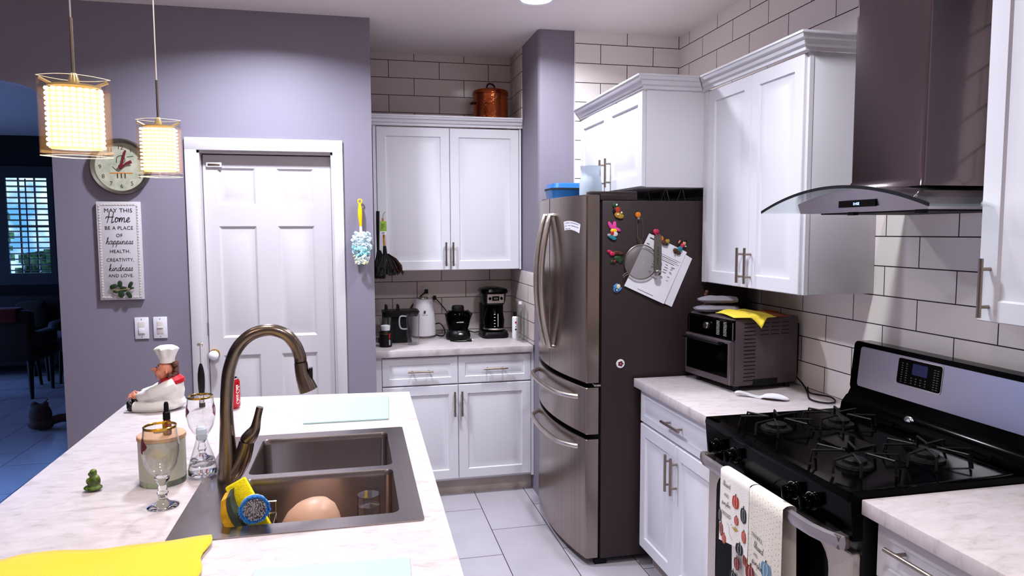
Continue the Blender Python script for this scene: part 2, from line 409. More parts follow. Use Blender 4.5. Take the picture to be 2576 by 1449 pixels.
def script(g, word, xh, O, U, V, pen, slant=.15, center=True, off=(0, 0)):
    x = -script_w(word)/2 if center else 0
    for ch in word:
        a, st = SC[ch]
        for s_ in st:
            pts = [(((x+px+py*slant)*xh)+off[0], py*xh+off[1]) for px, py in s_]
            g.ribbon(spline(pts, 5), pen, O, U, V)
        x += a
def caps(g, text, h, O, U, V, center=True, sx=1.0, off=0.0, shear=0, space=1.0):
    cu = bpy.data.curves.new('t', 'FONT'); cu.body = text; cu.size = h/.73; cu.align_x = 'CENTER' if center else 'LEFT'
    cu.offset = off; cu.resolution_u = 3; cu.shear = shear; cu.space_character = space
    to = bpy.data.objects.new('t', cu); C.objects.link(to)
    bpy.context.view_layer.update()
    me = to.to_mesh()
    vs = [g.bm.verts.new((O(v.co.x*sx, v.co.y) if callable(O) else O+U*(v.co.x*sx)+V*v.co.y)) for v in me.vertices]
    for p in me.polygons: g.face([vs[i] for i in p.vertices])
    to.to_mesh_clear(); bpy.data.objects.remove(to); bpy.data.curves.remove(cu)
X3, Y3, Z3 = Vector((1, 0, 0)), Vector((0, 1, 0)), Vector((0, 0, 1))
def V3(*a): return Vector(a)
# ================================================================ structure
YG, YB, YP, XR, XA, XG = 4.027, 4.765, 4.04, 1.94, 1.058, .103
struct('floor', G('tile_floor').box(-7.5, 2.06, -3, 9.8, -.05, 0))
struct('ceiling', G('ceiling').box(-7.5, 2.06, -3, 9.8, ZC, ZC+.1))
g = G('paint')
g.box(-1.487, -.807, YG, YG+.12, 0, ZC).box(-.807, -.106, YG, YG+.12, 2.045, ZC).box(-.106, XG, YG, YG+.12, 0, ZC)
arch = [(-1.487, 2.12), (-1.493, 2.20), (-1.507, 2.262), (-1.526, 2.302), (-1.56, 2.328), (-1.612, 2.348), (-1.698, 2.364), (-1.95, 2.395), (-2.2, 2.405)]
arch = arch+[(-4.4-x, z) for x, z in reversed(arch[:-1])]
g.prism([(-1.487, ZC)]+arch+[(-2.913, ZC)], 'y', YG, YG+.12)
g.box(-5.1, -2.913, YG, YG+.12, 0, ZC)
g.box(XG-.10, XG, YG+.12, YB+.12, 0, ZC)
struct('wall_back', g)
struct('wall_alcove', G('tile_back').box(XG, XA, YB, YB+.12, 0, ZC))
c = [(XA+.025-.025*math.cos(t), YP+.025-.025*math.sin(t)) for t in [math.pi/2*i/6 for i in range(7)]]
g = G('paint'); g.prism([(XA, YB+.12)]+c+[(XR+.12, YP), (XR+.12, YB+.12)], 'z', 0, ZC)
struct('wall_partition', g)
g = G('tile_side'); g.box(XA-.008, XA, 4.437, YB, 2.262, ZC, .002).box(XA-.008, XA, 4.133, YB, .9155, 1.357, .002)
struct('trim_1', g)
g = G('tile_part'); g.box(1.2787, XR, YP-.008, YP, 0, ZC)
g.m('trimw').box(1.2727, 1.2787, YP-.009, YP, 1.78, ZC)
struct('trim_2', g)
struct('wall_right', G('tile_right').box(XR, XR+.12, -3, YP, 0, ZC))
struct('wall_left', G('paint').box(-5.1, -5, -3, YG, 0, ZC))
struct('wall_front', G('trimw').box(-5.1, 2.06, -3.1, -3, 0, ZC))
# living room shell
WY = 9.6
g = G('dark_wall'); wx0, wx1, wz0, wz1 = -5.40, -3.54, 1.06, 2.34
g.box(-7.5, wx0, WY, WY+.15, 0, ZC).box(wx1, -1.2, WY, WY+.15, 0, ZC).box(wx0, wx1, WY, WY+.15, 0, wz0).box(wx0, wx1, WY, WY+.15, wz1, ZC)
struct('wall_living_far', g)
struct('wall_light_stop', G('dark_wall').box(-1.2, .1, 6.0, 6.1, 0, ZC).box(.0, .1, YB+.12, 6.0, 0, ZC))  # unseen walls added to keep sky light from leaking round the door
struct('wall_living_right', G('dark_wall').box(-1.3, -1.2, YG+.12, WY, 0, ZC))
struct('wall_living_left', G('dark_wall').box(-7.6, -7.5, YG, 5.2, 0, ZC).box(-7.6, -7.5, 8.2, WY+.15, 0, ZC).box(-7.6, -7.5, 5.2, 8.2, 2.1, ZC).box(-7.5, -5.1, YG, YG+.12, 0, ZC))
pd = G('shutter'); pd.box(-7.58, -7.52, 5.2, 5.26, 0, 2.1).box(-7.58, -7.52, 8.14, 8.2, 0, 2.1).box(-7.58, -7.52, 6.66, 6.74, 0, 2.1).box(-7.58, -7.52, 5.26, 8.14, 2.04, 2.1).box(-7.58, -7.52, 5.26, 8.14, 0, .05)
struct('added_glass_door', pd)  # unseen glass door, added to let blue light onto the floor
# window with plantation shutters
wn = thing('window_1', 'shuttered window in the dark living room beyond the archway', 'window', (-4.47, WY, wz0))
del wn['category']; del wn['label']; wn['kind'] = 'structure'
g = G('shutter'); g.box(wx0-.06, wx1+.06, WY-.03, WY, wz0-.07, wz0).box(wx0-.06, wx1+.06, WY-.03, WY, wz1, wz1+.07).box(wx0-.06, wx0, WY-.03, WY, wz0, wz1).box(wx1, wx1+.06, WY-.03, WY, wz0, wz1)
g.box(wx0, wx1, WY+.10, WY+.13, 1.68, 1.70); [g.box(a, a+.012, WY+.10, WY+.13, wz0, wz1) for a in (-4.9, -3.975, -3.80)]
obj('window_frame', g, wn)
obj('window_pane', G('glass_thin').box(wx0, wx1, WY+.112, WY+.116, wz0, wz1), wn)
for px0, px1 in ((-5.38, -4.77), (-4.75, -4.115), (-4.115+.0, -3.55)):
    g = G('shutter'); a, b = px0+.065, px1-.06
    g.box(px0, a, WY-.028, WY-.002, wz0, wz1).box(b, px1, WY-.028, WY-.002, wz0, wz1).box(a, b, WY-.028, WY-.002, wz0, wz0+.07).box(a, b, WY-.028, WY-.002, wz1-.07, wz1)
    n = 17
    for i in range(n):
        z = wz0+.07+(wz1-wz0-.14)*(i+.5)/n
        g.box(a, b, -.003, .003, -.028, .028, M=Matrix.Translation((0, WY-.01, z)) @ Matrix.Rotation(math.radians(78), 4, 'X'))
    mxx = (a+b)/2; g.box(mxx-.006, mxx+.006, WY-.05, WY-.04, wz0+.08, wz1-.08)
    obj('shutter_panel', g, wn)
# door and casing
g = G('trimw'); D0, D1 = -.807, -.106
prof = lambda x0, x1, z0, z1: g.box(x0, x1, YG-.016, YG, z0, z1, .004)
prof(D0-.055, D0+.004, 0, 2.045); prof(D1-.004, D1+.050, 0, 2.045); prof(D0-.055, D1+.050, 2.041, 2.107)
g.box(D0, D0+.015, YG, YG+.12, 0, 2.045).box(D1-.015, D1, YG, YG+.12, 0, 2.045).box(D0, D1, YG, YG+.12, 2.03, 2.045)
struct('trim_3', g)
dr = thing('door_1', '', '', (-.456, 4.085, 0)); del dr['label']; del dr['category']; dr['kind'] = 'structure'
dx0, dx1 = D0+.018, D1-.018; W_ = dx1-dx0
cl = [(-.716-dx0, -.523-dx0), (-.412-dx0, -.218-dx0)]
cells = [(a, z0, b, z1) for a, b in cl for z0, z1 in ((.24, .925), (1.022, 1.632), (1.746, 1.945))]
g = G('trimw'); g.panel((dx0, 4.085, .01), X3, Z3, -Y3, W_, 2.015, .035, cells, ((0, 0), (.012, -.010), (.022, -.010), (.048, -.003)))
obj('door_panel', g, dr)
g = G('gold'); g.cyl((-.762, 4.085, .945), (-.762, 4.074, .945), .028).cyl((-.762, 4.075, .945), (-.762, 4.045, .945), .011)
kb = obj('door_knob_rose', g, dr, label='brass rose of the door knob')
g = G('ceramic'); g.ball((-.758, 4.032, .946), (.027, .024, .027)); obj('door_knob', g, dr, label='white ceramic door knob')
g = G('steel'); g.box(-.797, -.789, 4.066, 4.083, 1.975, 2.02).box(-.797, -.789, 4.066, 4.083, 1.05, 1.12); obj('door_hinge', g, dr)
g = G('white_plastic'); g.box(-.768, -.69, 4.07, 4.084, 1.958, 1.984, .003).m('nickel').box(-.76, -.698, 4.066, 4.071, 1.966, 1.976, .001); obj('contact_sensor', g, dr, label='small white sensor strip at the top of the door')
# baseboards
g = G('trimw'); g.box(-1.487, D0-.055, YG-.012, YG, 0, .09, .003).box(D1+.05, XG, YG-.012, YG, 0, .09, .003); struct('baseboard_back', g)
# ceiling downlights
for i, (x, y, p, c_) in enumerate(DOWN):
    if i == 0:
        dl = thing('recessed_light', 'round white recessed ceiling light above the far counter', 'ceiling light', (x, y, ZC), 'recessed ceiling lights')
        prof = [(.078, -.006), (.082, -.008), (.100, -.006), (.104, 0), (.078, 0)]
        obj('trim_ring', G('white_plastic').rings([[Vector((x+r*math.cos(t), y+r*math.sin(t), ZC+z)) for t in [2*math.pi*k/32 for k in range(32)]] for r, z in prof], True, False, False), dl)
        obj('diffuser', G('lamp_white').cyl((x, y, ZC-.004), (x, y, ZC), .079, n=32), dl)
    else:
        dup(dl, (x, y, ZC), ['', 'white recessed ceiling light over the door side, outside the picture', 'white recessed ceiling light above the range', 'white recessed ceiling light above the sink island', 'white recessed ceiling light above the camera', 'white recessed ceiling light left of the camera', 'white recessed ceiling light behind the camera on the right', 'white recessed ceiling light behind the camera on the left', 'white recessed ceiling light in the dining side'][i])
# outdoors behind the living-room window
def blob(name, label, cat, cx, cy, h, r, seed):
    random.seed(seed); g = G('hedge')
    g.cyl((cx, cy, 0), (cx, cy, h*.8), .07)
    for k in range(260):
        a = random.random()*6.28; z = h*random.random()**.8; q = random.random()**.5*r*(1-.5*z/h)
        g.ball((cx+q*math.cos(a), cy+q*math.sin(a), z), .05+.07*random.random(), 7)
    return tag(obj(name, g), label, cat)
blob('garden_bush', 'dark green bush outside the living room window, seen through the lowest slats', 'bush', -4.35, 11.6, 1.35, .7, 3)
blob('garden_tree', 'leafy green tree outside the living room window, upper left of the panes', 'tree', -6.3, 13.2, 3.4, .9, 5)
# ---------------------------------------------------------------- living room things
sf = thing('sofa', 'dark sofa below the shuttered window in the living room', 'sofa', (-4.6, 9.1, 0))
g = G('leather'); g.box(-5.9, -3.42, 8.85, 9.5, .12, .42, .04); obj('seat', g, sf)
g = G('leather'); g.box(-5.9, -3.42, 9.3, 9.55, .42, .88, .06); obj('backrest', g, sf)
g = G('leather'); g.box(-3.41, -3.28, 8.82, 9.5, .12, .62, .05); obj('armrest', g, sf)
for x in (-5.8, -3.55):
    for y in (8.85, 9.4): obj('leg', G('black').cyl((x, y, 0), (x, y, .12), .025), sf)
g = G('chair_fab')
g.rings([[Vector((-3.68+a*.20*s, 9.17, .66+b*.20*s)) + Vector((0, d, 0)) for a, b in ((-1, -.8), (0, -.9), (1, -.7), (.9, 0), (.8, 1), (0, .85), (-.9, .9), (-1, 0))] for s, d in ((.5, -.09), (.93, -.05), (1, 0), (.93, .05), (.5, .09))])
o = obj('throw_pillow', g, subsurf=1); tag(o, 'dark patterned pillow leaning on the living room sofa', 'pillow')
ac = thing('armchair', 'tan upholstered dining armchair with its back to us, seen through the archway', 'armchair', (-3.35, 7.8, 0))
g = G('chair_fab'); g.box(-3.68, -3.05, 7.55, 7.68, .40, .87, .05, 3); obj('backrest', g, ac)
g = G('chair_fab'); g.box(-3.66, -3.02, 7.6, 8.15, .36, .52, .05, 3); obj('seat', g, ac)
g = G('chair_fab'); g.box(-3.10, -2.98, 7.6, 8.0, .50, .66, .04, 3); obj('armrest', g, ac)
for x, y in ((-3.62, 7.62), (-3.10, 7.62), (-3.62, 8.1), (-3.10, 8.1)): obj('leg', G('black').cyl((x, y, 0), (x, y, .38), .016, .03), ac)
g = G('throw_red'); g.box(-3.66, -3.16, 7.54, 7.69, .870, .895, .01).box(-3.66, -3.16, 7.52, 7.545, .76, .89, .01); tag(obj('throw_blanket', g), 'dark red throw over the back of the living room armchair', 'blanket')
ot = thing('ottoman', 'round grey ottoman with dark legs in the living room', 'ottoman', (-3.20, 8.42, 0))
g = G('ottoman_fab'); g.lathe([(0, .54), (.22, .535), (.26, .51), (.27, .47), (.265, .38), (.24, .36), (0, .36)], (-3.20, 8.42, 0)); obj('cushion', g, ot)
for k in range(4):
    a = math.pi/4+k*math.pi/2; obj('leg', G('black').cyl((-3.20+.13*math.cos(a), 8.42+.13*math.sin(a), 0), (-3.20+.17*math.cos(a), 8.42+.17*math.sin(a), .37), .014, .022), ot)
ty = thing('plush_toy', 'dark brown stuffed toy lying on the living room floor', 'toy', (-2.50, 6.42, 0))
g = G('toy_fab'); g.ball((-2.56, 6.42, .115), (.085, .08, .10)).ball((-2.55, 6.40, .045), (.10, .08, .045)).ball((-2.50, 6.38, .04), (.05, .04, .035)).ball((-2.60, 6.42, .20), .03).ball((-2.52, 6.42, .205), .025); obj('body', g, ty, remesh=.008)
g = G('toy_fab'); g.tube(spline([(-2.49, 6.43, .06), (-2.42, 6.45, .075), (-2.36, 6.46, .07), (-2.28, 6.47, .05)], 4), .035); obj('tail', g, ty)
g = G('toy_fab'); g.tube([(-2.53, 6.41, .20), (-2.51, 6.41, .235), (-2.49, 6.40, .25)], .005); obj('loop', g, ty)
# ================================================================ cabinets
def bar_handle(parent, c, bd, od, L=.15, stand=.03, r=.006, mat='nickel'):
    c = Vector(c); bd = Vector(bd); od = Vector(od); b = c+od*stand
    g = G(mat); g.cyl(b-bd*L/2, b+bd*L/2, r)
    for s in (-1, 1): g.cyl(c+bd*(s*L*.32), b+bd*(s*L*.32), r*.8)
    return obj('handle', g, parent, label='brushed nickel bar handle')
DP = ((0, 0), (.005, -.007), (.016, -.009), (.046, -.001))
def cdoor(cab, O, U, N, w, h, name='door', rail=.055, handle=None, L=.15):
    g = G('cab'); g.panel(O, U, Z3, N, w, h, .018, [(rail, rail, w-rail, h-rail)], DP if h > .25 else ((0, 0), (.004, -.004), (.010, -.005), (.022, -.001)))
    d = obj(name, g, cab)
    if handle:
        a, b, bd = handle; bar_handle(d, Vector(O)+Vector(U)*a+Z3*b, bd, N, L)
    return d
CROWN = [(0, 0), (.010, 0), (.012, .012), (.022, .018), (.030, .034), (.040, .038), (.046, .050), (.050, .052), (.050, .060), (0, .060)]
def crown(parent, path, z, ext0=None, ext1=None, s=1.0):
    P = [Vector((x, y)) for x, y in path]
    F = ([Vector(ext0)] if ext0 else [])+P+([Vector(ext1)] if ext1 else [])
    o0 = 1 if ext0 else 0; R = []
    for i in range(len(P)):
        j = i+o0; p = F[j]
        n = []
        for a, b in ((j-1, j), (j, j+1)):
            if 0 <= a and b < len(F):
                t = (F[b]-F[a]).normalized(); n.append(Vector((t.y, -t.x))*s)
        m = n[0] if len(n) == 1 else (n[0]+n[1]).normalized()/max(.3, ((n[0]+n[1]).normalized().dot(n[0])))
        R.append([Vector((p.x+m.x*q, p.y+m.y*q, z+h)) for q, h in CROWN])
    g = G('cab'); g.rings(R, True, True, True)
    return obj('crown_moulding', g, parent, sharp=25)
ZU0, ZU1 = 1.365, 2.260
# --- back alcove upper cabinet
cb = thing('wall_cabinet', 'white double-door wall cabinet in the far alcove under the copper pot', 'cabinet', (.59, YB, ZU0), 'white kitchen cabinets')
g = G('cab'); g.box(.118, XA-.009, 4.463, YB-.001, ZU0, ZU1, .002); obj('carcass', g, cb)
obj('frame_stile', G('cab').box(.118, .136, 4.445, 4.463, ZU0, ZU1), cb); obj('frame_stile', G('cab').box(1.037, XA-.009, 4.445, 4.463, ZU0, ZU1), cb)
cdoor(cb, (.139, 4.445, ZU0+.002), X3, -Y3, .450, .885, handle=(.42, .10, Z3))
cdoor(cb, (.592, 4.445, ZU0+.002), X3, -Y3, .443, .885, handle=(.012+.0, .10, Z3))
crown(cb, [(XG+.002, 4.445), (XA-.010, 4.445)], ZU1)
# --- cabinet over the fridge
cf = thing('wall_cabinet', 'short white cabinet above the fridge with two small doors', 'cabinet', (1.63, 3.56, 1.812), 'white kitchen cabinets')
g = G('cab'); g.box(1.330, XR-.001, 3.10, YP-.010, 1.812, ZU1, .002); obj('carcass', g, cf)
cdoor(cf, (1.311, 4.026, 1.815), -Y3, -X3, .455, .440, handle=(.42, .095, Z3))
cdoor(cf, (1.311, 3.566, 1.815), -Y3, -X3, .460, .440, handle=(.045, .095, Z3))
crown(cf, [(1.318, YP-.010), (1.318, 3.10), (1.612, 3.10)], ZU1, None, (1.612, 2.3), s=1)
# --- tall double wall cabinet
ct = thing('wall_cabinet', 'tall white double-door wall cabinet between the fridge and the range hood', 'cabinet', (1.78, 2.71, ZU0), 'white kitchen cabinets')
g = G('cab'); g.box(1.640, XR-.001, 2.333, 3.098, ZU0, ZU1, .002).box(1.635, 1.652, 2.331, 2.350, ZU0, ZU1).box(1.62, 1.64, 3.06, 3.098, ZU0, ZU1); obj('carcass', g, ct)
cdoor(ct, (1.620, 3.058, ZU0), -Y3, -X3, .362, .890, handle=(.325, .095, Z3))
cdoor(ct, (1.620, 2.693, ZU0), -Y3, -X3, .348, .890, handle=(.02, .095, Z3))
crown(ct, [(1.618, 3.10), (1.618, 2.331), (XR-.001, 2.331)], ZU1, (1.318, 3.10), None)
# --- near upper cabinet
cn = thing('wall_cabinet', 'white wall cabinet at the right edge of the picture, nearest the camera', 'cabinet', (1.78, 1.15, ZU0), 'white kitchen cabinets')
g = G('cab'); g.box(1.640, XR-.001, .70, 1.562, ZU0, 2.42, .002); obj('carcass', g, cn)
cdoor(cn, (1.620, 1.562, ZU0), -Y3, -X3, .42, 1.05, handle=(.035, .09, Z3), L=.155)
cdoor(cn, (1.620, 1.138, ZU0), -Y3, -X3, .42, 1.05, handle=(.385, .09, Z3), L=.155)
# --- back base cabinet + counter
bb = thing('base_cabinet', 'white base cabinet with two drawers and two doors in the far alcove', 'cabinet', (.58, 4.45, 0), 'white kitchen cabinets')
g = G('cab'); g.box(XG+.002, XA-.002, 4.170, YB-.001, .10, .874); obj('carcass', g, bb)
obj('frame_stile', G('cab').box(XG+.002, .137, 4.152, 4.170, .10, .874), bb); obj('frame_stile', G('cab').box(1.040, XA-.002, 4.152, 4.170, .10, .874), bb)
g = G('kick'); g.box(XG+.002, XA-.002, 4.215, 4.235, 0, .10); obj('toe_kick', g, bb, label='stained beige toe kick')
for x0, w_ in ((.140, .447), (.590, .448)):
    cdoor(bb, (x0, 4.150, .700), X3, -Y3, w_, .165, 'drawer', .04, handle=(w_/2, .085, X3))
cdoor(bb, (.140, 4.150, .115), X3, -Y3, .447, .577, handle=(.424, .465, Z3))
cdoor(bb, (.590, 4.150, .115), X3, -Y3, .448, .577, handle=(.018+.0, .465, Z3))
bc = G('counter'); bc.box(XG+.002, XA-.009, 4.1275, YB-.001, .875, .915, .003); tag(obj('countertop', bc), 'pale marbled countertop in the far alcove holding the small appliances', 'countertop')
# --- right run base cabinet + counter
rb = thing('base_cabinet', 'white base cabinet between the fridge and the range with one drawer over two doors', 'cabinet', (1.6, 2.69, 0), 'white kitchen cabinets')
g = G('cab'); g.box(1.318, XR-.001, 2.322, 3.062, .10, .874); obj('carcass', g, rb)
g = G('kick'); g.box(1.37, 1.39, 2.322, 3.062, 0, .10); obj('toe_kick', g, rb)
cdoor(rb, (1.300, 3.064, .715), -Y3, -X3, .735, .155, 'drawer', .035, handle=(.375, .075, Y3), L=.17)
cdoor(rb, (1.300, 3.064, .108), -Y3, -X3, .366, .597, handle=(.338, .47, Z3), L=.16)
cdoor(rb, (1.300, 2.695, .108), -Y3, -X3, .366, .597, handle=(.022, .47, Z3), L=.16)
g = G('counter'); g.box(1.272, XR-.001, 2.318, 3.085, .875, .915, .003); tag(obj('countertop', g), 'pale marbled countertop between the fridge and the range, under the toaster oven', 'countertop')
# --- near base cabinet + counter
nb = thing('base_cabinet', 'white base cabinet nearest the camera on the right of the range', 'cabinet', (1.6, .9, 0), 'white kitchen cabinets')
g = G('cab'); g.box(1.318, XR-.001, .3, 1.528, .10, .874); obj('carcass', g, nb)
g = G('kick'); g.box(1.37, 1.39, .3, 1.528, 0, .10); obj('toe_kick', g, nb)
cdoor(nb, (1.300, 1.518, .715), -Y3, -X3, .325, .145, 'drawer', .035, handle=(.16, .10, Y3), L=.20)
cdoor(nb, (1.300, 1.518, .108), -Y3, -X3, .325, .597, rail=.05)
cdoor(nb, (1.300, 1.183, .715), -Y3, -X3, .44, .145, 'drawer', .035, handle=(.22, .08, Y3), L=.16)
cdoor(nb, (1.300, 1.183, .108), -Y3, -X3, .44, .597, handle=(.03, .48, Z3))
g = G('counter'); g.box(1.262, XR-.001, .3, 1.533, .875, .915, .003); tag(obj('countertop', g), 'pale marbled countertop in the lower right corner, nearest the camera', 'countertop')
# ================================================================ island
isl = thing('kitchen_island', 'white kitchen island body under the marbled top with the sink', 'kitchen island', (-.3, 1.8, 0))
g = G('cab'); g.box(-.62, .150, .55, 3.00, .10, .874); 
obj('carcass', g, isl) if 0 else None
g = G('cab'); g.box(-.62, .150, .55, 1.60, .10, .874).box(-.62, .150, 2.50, 3.00, .10, .874).box(-.62, -.60, 1.60, 2.50, .10, .874).box(.132, .150, 1.60, 2.50, .10, .874).box(-.62, .150, 1.60, 2.50, .10, .12); obj('carcass', g, isl)
g = G('kick'); g.box(-.58, .10, .6, 2.95, 0, .10); obj('toe_kick', g, isl)
for k in range(5): cdoor(isl, (.168, .57+k*.485, .12), Y3, X3, .475, .74, handle=(.44 if k % 2 == 0 else .035, .62, Z3))
OX = [(.192, .50), (.217, 3.050), (-.922, 3.150), (-.880, .50)]
HX = [(.130, 1.672), (.138, 2.466), (-.412, 2.466), (-.412, 1.685)]
g = G('counter')
top = [Vector((x, y, .915)) for x, y in OX]; bot = [Vector((x, y, .875)) for x, y in OX]
th = [Vector((x, y, .915)) for x, y in HX]; bh = [Vector((x, y, .875)) for x, y in HX]
T_, B_, TH, BH = [[g.bm.verts.new(p) for p in q] for q in (top, bot, th, bh)]
for i in range(4):
    j = (i+1) % 4
    g.face([T_[i], T_[j], TH[j], TH[i]]); g.face([B_[i], BH[i], BH[j], B_[j]]); g.face([T_[i], B_[i], B_[j], T_[j]]); g.face([TH[i], TH[j], BH[j], BH[i]])
tag(obj('countertop', g), 'long pale marbled island countertop with the double sink let into it', 'countertop')
# ================================================================ sink
def rrect(x0, x1, y0, y1, r, z, n=5):
    out = []
    for cx, cy, a0 in ((x1-r, y1-r, 0), (x0+r, y1-r, 90), (x0+r, y0+r, 180), (x1-r, y0+r, 270)):
        for k in range(n+1):
            a = math.radians(a0+90*k/n); out.append(Vector((cx+r*math.cos(a), cy+r*math.sin(a), z)))
    return out
sk = thing('sink', 'double-bowl stainless steel drop-in sink in the island', 'sink', (-.14, 2.06, .915))
g = G('steel_sink'); zt = .9185
outer = rrect(-.430, .150, 1.652, 2.484, .010, zt)
# slightly skewed as laid
def skew(p): return Vector((p.x+(p.y-2.07)*.008, p.y, p.z))
holes = [rrect(-.312, .096, 2.075, 2.430, .022, zt), rrect(-.320, .094, 1.710, 2.042, .022, zt)]
loops = [outer]+holes; es = []
for lp in loops:
    vs = [g.bm.verts.new(p) for p in lp]
    for i in range(len(vs)): es.append(g.bm.edges.new((vs[i], vs[(i+1) % len(vs)])))
bmesh.ops.triangle_fill(g.bm, use_beauty=True, edges=es)
g.rings([outer, [Vector((p.x*1.0, p.y, .9155)) for p in outer]], True, False, False)
obj('deck', g, sk, recalc=True, weld=True)
for (x0, x1, y0, y1), lb in (((-.312, .096, 2.075, 2.430), 'far sink bowl'), ((-.320, .094, 1.710, 2.042), 'near sink bowl')):
    g = G('steel_sink'); R = []
    for ins, z, r in ((0, zt, .022), (.002, zt-.003, .022), (.004, .90, .024), (.008, .72, .026), (.016, .700, .03), (.05, .697, .03)):
        R.append(rrect(x0+ins, x1-ins, y0+ins, y1-ins, r, z))
    g.rings(R, True, False, True)
    bw_ = obj('bowl', g, sk, label=lb)
    cx, cy = (x0+x1)/2, (y0+y1)/2
    g = G('chrome'); g.lathe([(.045, .004), (.043, .006), (.03, .003), (0, .002)], (cx, cy, .697)); obj('drain', g, bw_)
g = G('steel_sink'); g.lathe([(.0, .006), (.017, .005), (.021, 0), (0, 0)], (-.372, 2.31, zt), sy=1); obj('hole_cover', g, sk)
# faucet
fa = thing('faucet', 'tall bronze pull-down gooseneck faucet standing behind the sink bowls', 'faucet', (-.356, 2.04, zt))
g = G('bronze'); g.lathe([(.0, 0), (.0305, 0), (.0300, .010), (.0275, .035), (.0238, .075), (.0208, .12), (.0180, .17), (.0172, .2), (0, .2)], (-.356, 2.04, zt)); obj('base', g, fa)
path = spline([(-.356, 2.04, 1.115), (-.352, 2.04, 1.18), (-.344, 2.04, 1.235), (-.322, 2.04, 1.290), (-.285, 2.04, 1.326), (-.238, 2.04, 1.338), (-.196, 2.04, 1.325), (-.170, 2.04, 1.295), (-.158, 2.04, 1.262), (-.156, 2.04, 1.247)], 6)
g = G('bronze'); g.tube(path, [.0170]*20+[.0168]*(len(path)-20), 20); obj('spout', g, fa)
g = G('bronze'); g.tube([(-.1555, 2.04, 1.243), (-.1535, 2.04, 1.22), (-.149, 2.04, 1.20), (-.141, 2.04, 1.175), (-.137, 2.04, 1.163)], [.0182, .0188, .0212, .0248, .0262], 20)
sp = obj('spray_head', g, fa)
g = G('black'); g.tube([(-.1565, 2.04, 1.250), (-.1555, 2.04, 1.243)], .0165, 20); g.box(-.134, -.124, 2.030, 2.048, 1.190, 1.228, .002); obj('button', g, sp)
g = G('bronze'); g.tube(spline([(-.346, 2.036, .930), (-.328, 2.033, .960), (-.314, 2.031, .993), (-.304, 2.03, 1.030)], 3), [.020, .0215, .0225, .023, .0232, .023, .0226, .0220, .021, .0205], 18)
hb = obj('valve_body', g, fa)
g = G('bronze'); g.tube(spline([(-.303, 2.03, 1.034), (-.292, 2.028, 1.048), (-.281, 2.027, 1.066), (-.274, 2.026, 1.095), (-.266, 2.025, 1.126)], 4), [.0200, .0200, .0198, .0195, .0188, .018, .0168, .0155, .0142, .0130, .012, .0112, .0105, .0100, .0098, .0098, .0095], 16)
g.m('black').tube([(-.306, 2.030, 1.029), (-.303, 2.03, 1.034)], .0182, 18); obj('lever', g, hb)
# glass boards
def board(pts, t, label):
    g = G('board'); z0 = .9155
    f = lambda s, z: [Vector((cx+(x-cx)*s, cy+(y-cy)*s, z)) for x, y in pts]
    cx = sum(p[0] for p in pts)/4; cy = sum(p[1] for p in pts)/4
    g.rings([f(.995, z0), f(1, z0+.001), f(1, z0+t-.001), f(.995, z0+t)])
    return tag(obj('cutting_board', g), label, 'cutting board')
board([(-.196, 2.605), (.108, 2.600), (.124, 2.955), (-.193, 2.972)], .006, 'frosted glass cutting board lying behind the sink')
board([(-.213, 1.160), (.088, 1.150), (.099, 1.457), (-.214, 1.474)], .006, 'frosted glass cutting board at the bottom edge of the picture, in front of the sink')
# ================================================================ refrigerator
FY0, FY1 = 3.112, 3.995; FX = 1.120
fr = thing('refrigerator', 'stainless french-door refrigerator with dark sides covered in magnets', 'refrigerator', (1.5, 3.555, 0))
g = G('fridge_side'); g.box(FX, 1.88, FY0, FY1, .035, 1.750, .006); obj('cabinet_body', g, fr)
obj('hinge_cover', G('fridge_side').box(1.065, 1.295, FY0+.004, FY0+.07, 1.7765, 1.792, .004).box(1.112, 1.295, FY0+.004, FY0+.07, 1.751, 1.785, .004), fr); obj('hinge_cover', G('fridge_side').box(1.065, 1.295, FY1-.07, FY1-.004, 1.7765, 1.792, .004).box(1.112, 1.295, FY1-.07, FY1-.004, 1.751, 1.785, .004), fr)
g = G('black_matte'); g.box(1.10, 1.16, FY0+.02, FY0+.05, 0, .05).box(1.10, 1.16, FY1-.05, FY1-.02, 0, .05).box(1.7, 1.76, FY0+.03, FY1-.03, 0, .05).box(1.10, FX+.02, FY0+.02, FY1-.02, .03, 1.75); obj('base_grille', g, fr)
YM = (FY0+FY1)/2
def bow(y): return 1.046-.058*(1-((y-YM)/((FY1-FY0)/2))**2)
def fdoor(y0, y1, z0, z1, name, label=None, notch=False):
    n = 14; R = []
    ys = [y0+(y1-y0)*i/n for i in range(n+1)]
    front = [(bow(y), y) for y in ys]
    front[0] = (front[0][0]+.006, y0); front.insert(1, (bow(y0+.004), y0+.005)); front[-1] = (front[-1][0]+.006, y1); front.insert(-1, (bow(y1-.004), y1-.005))
    loop = front+[(1.108, y1), (1.108, y0)]
    g = G('steel_v'); f = lambda z, d: [Vector((x+(d if i < len(front) else 0), y, z)) for i, (x, y) in enumerate(loop)]
    g.rings([f(z0, .004), f(z0+.004, 0), f(z1-.004, 0), f(z1, .004)])
    return obj(name, g, fr, sharp=28, label=label)
dA = fdoor(FY0+.002, YM+.028-.040, .895, 1.776, 'door', 'right-hand stainless fridge door')
dB = fdoor(YM-.040+.031, FY1-.002, .895, 1.776, 'door', 'left-hand stainless fridge door')
dC = fdoor(FY0+.002, FY1-.002, .648, .872, 'drawer', 'middle stainless fridge drawer')
dD = fdoor(FY0+.002, FY1-.002, .042, .624, 'drawer', 'bottom stainless freezer drawer')
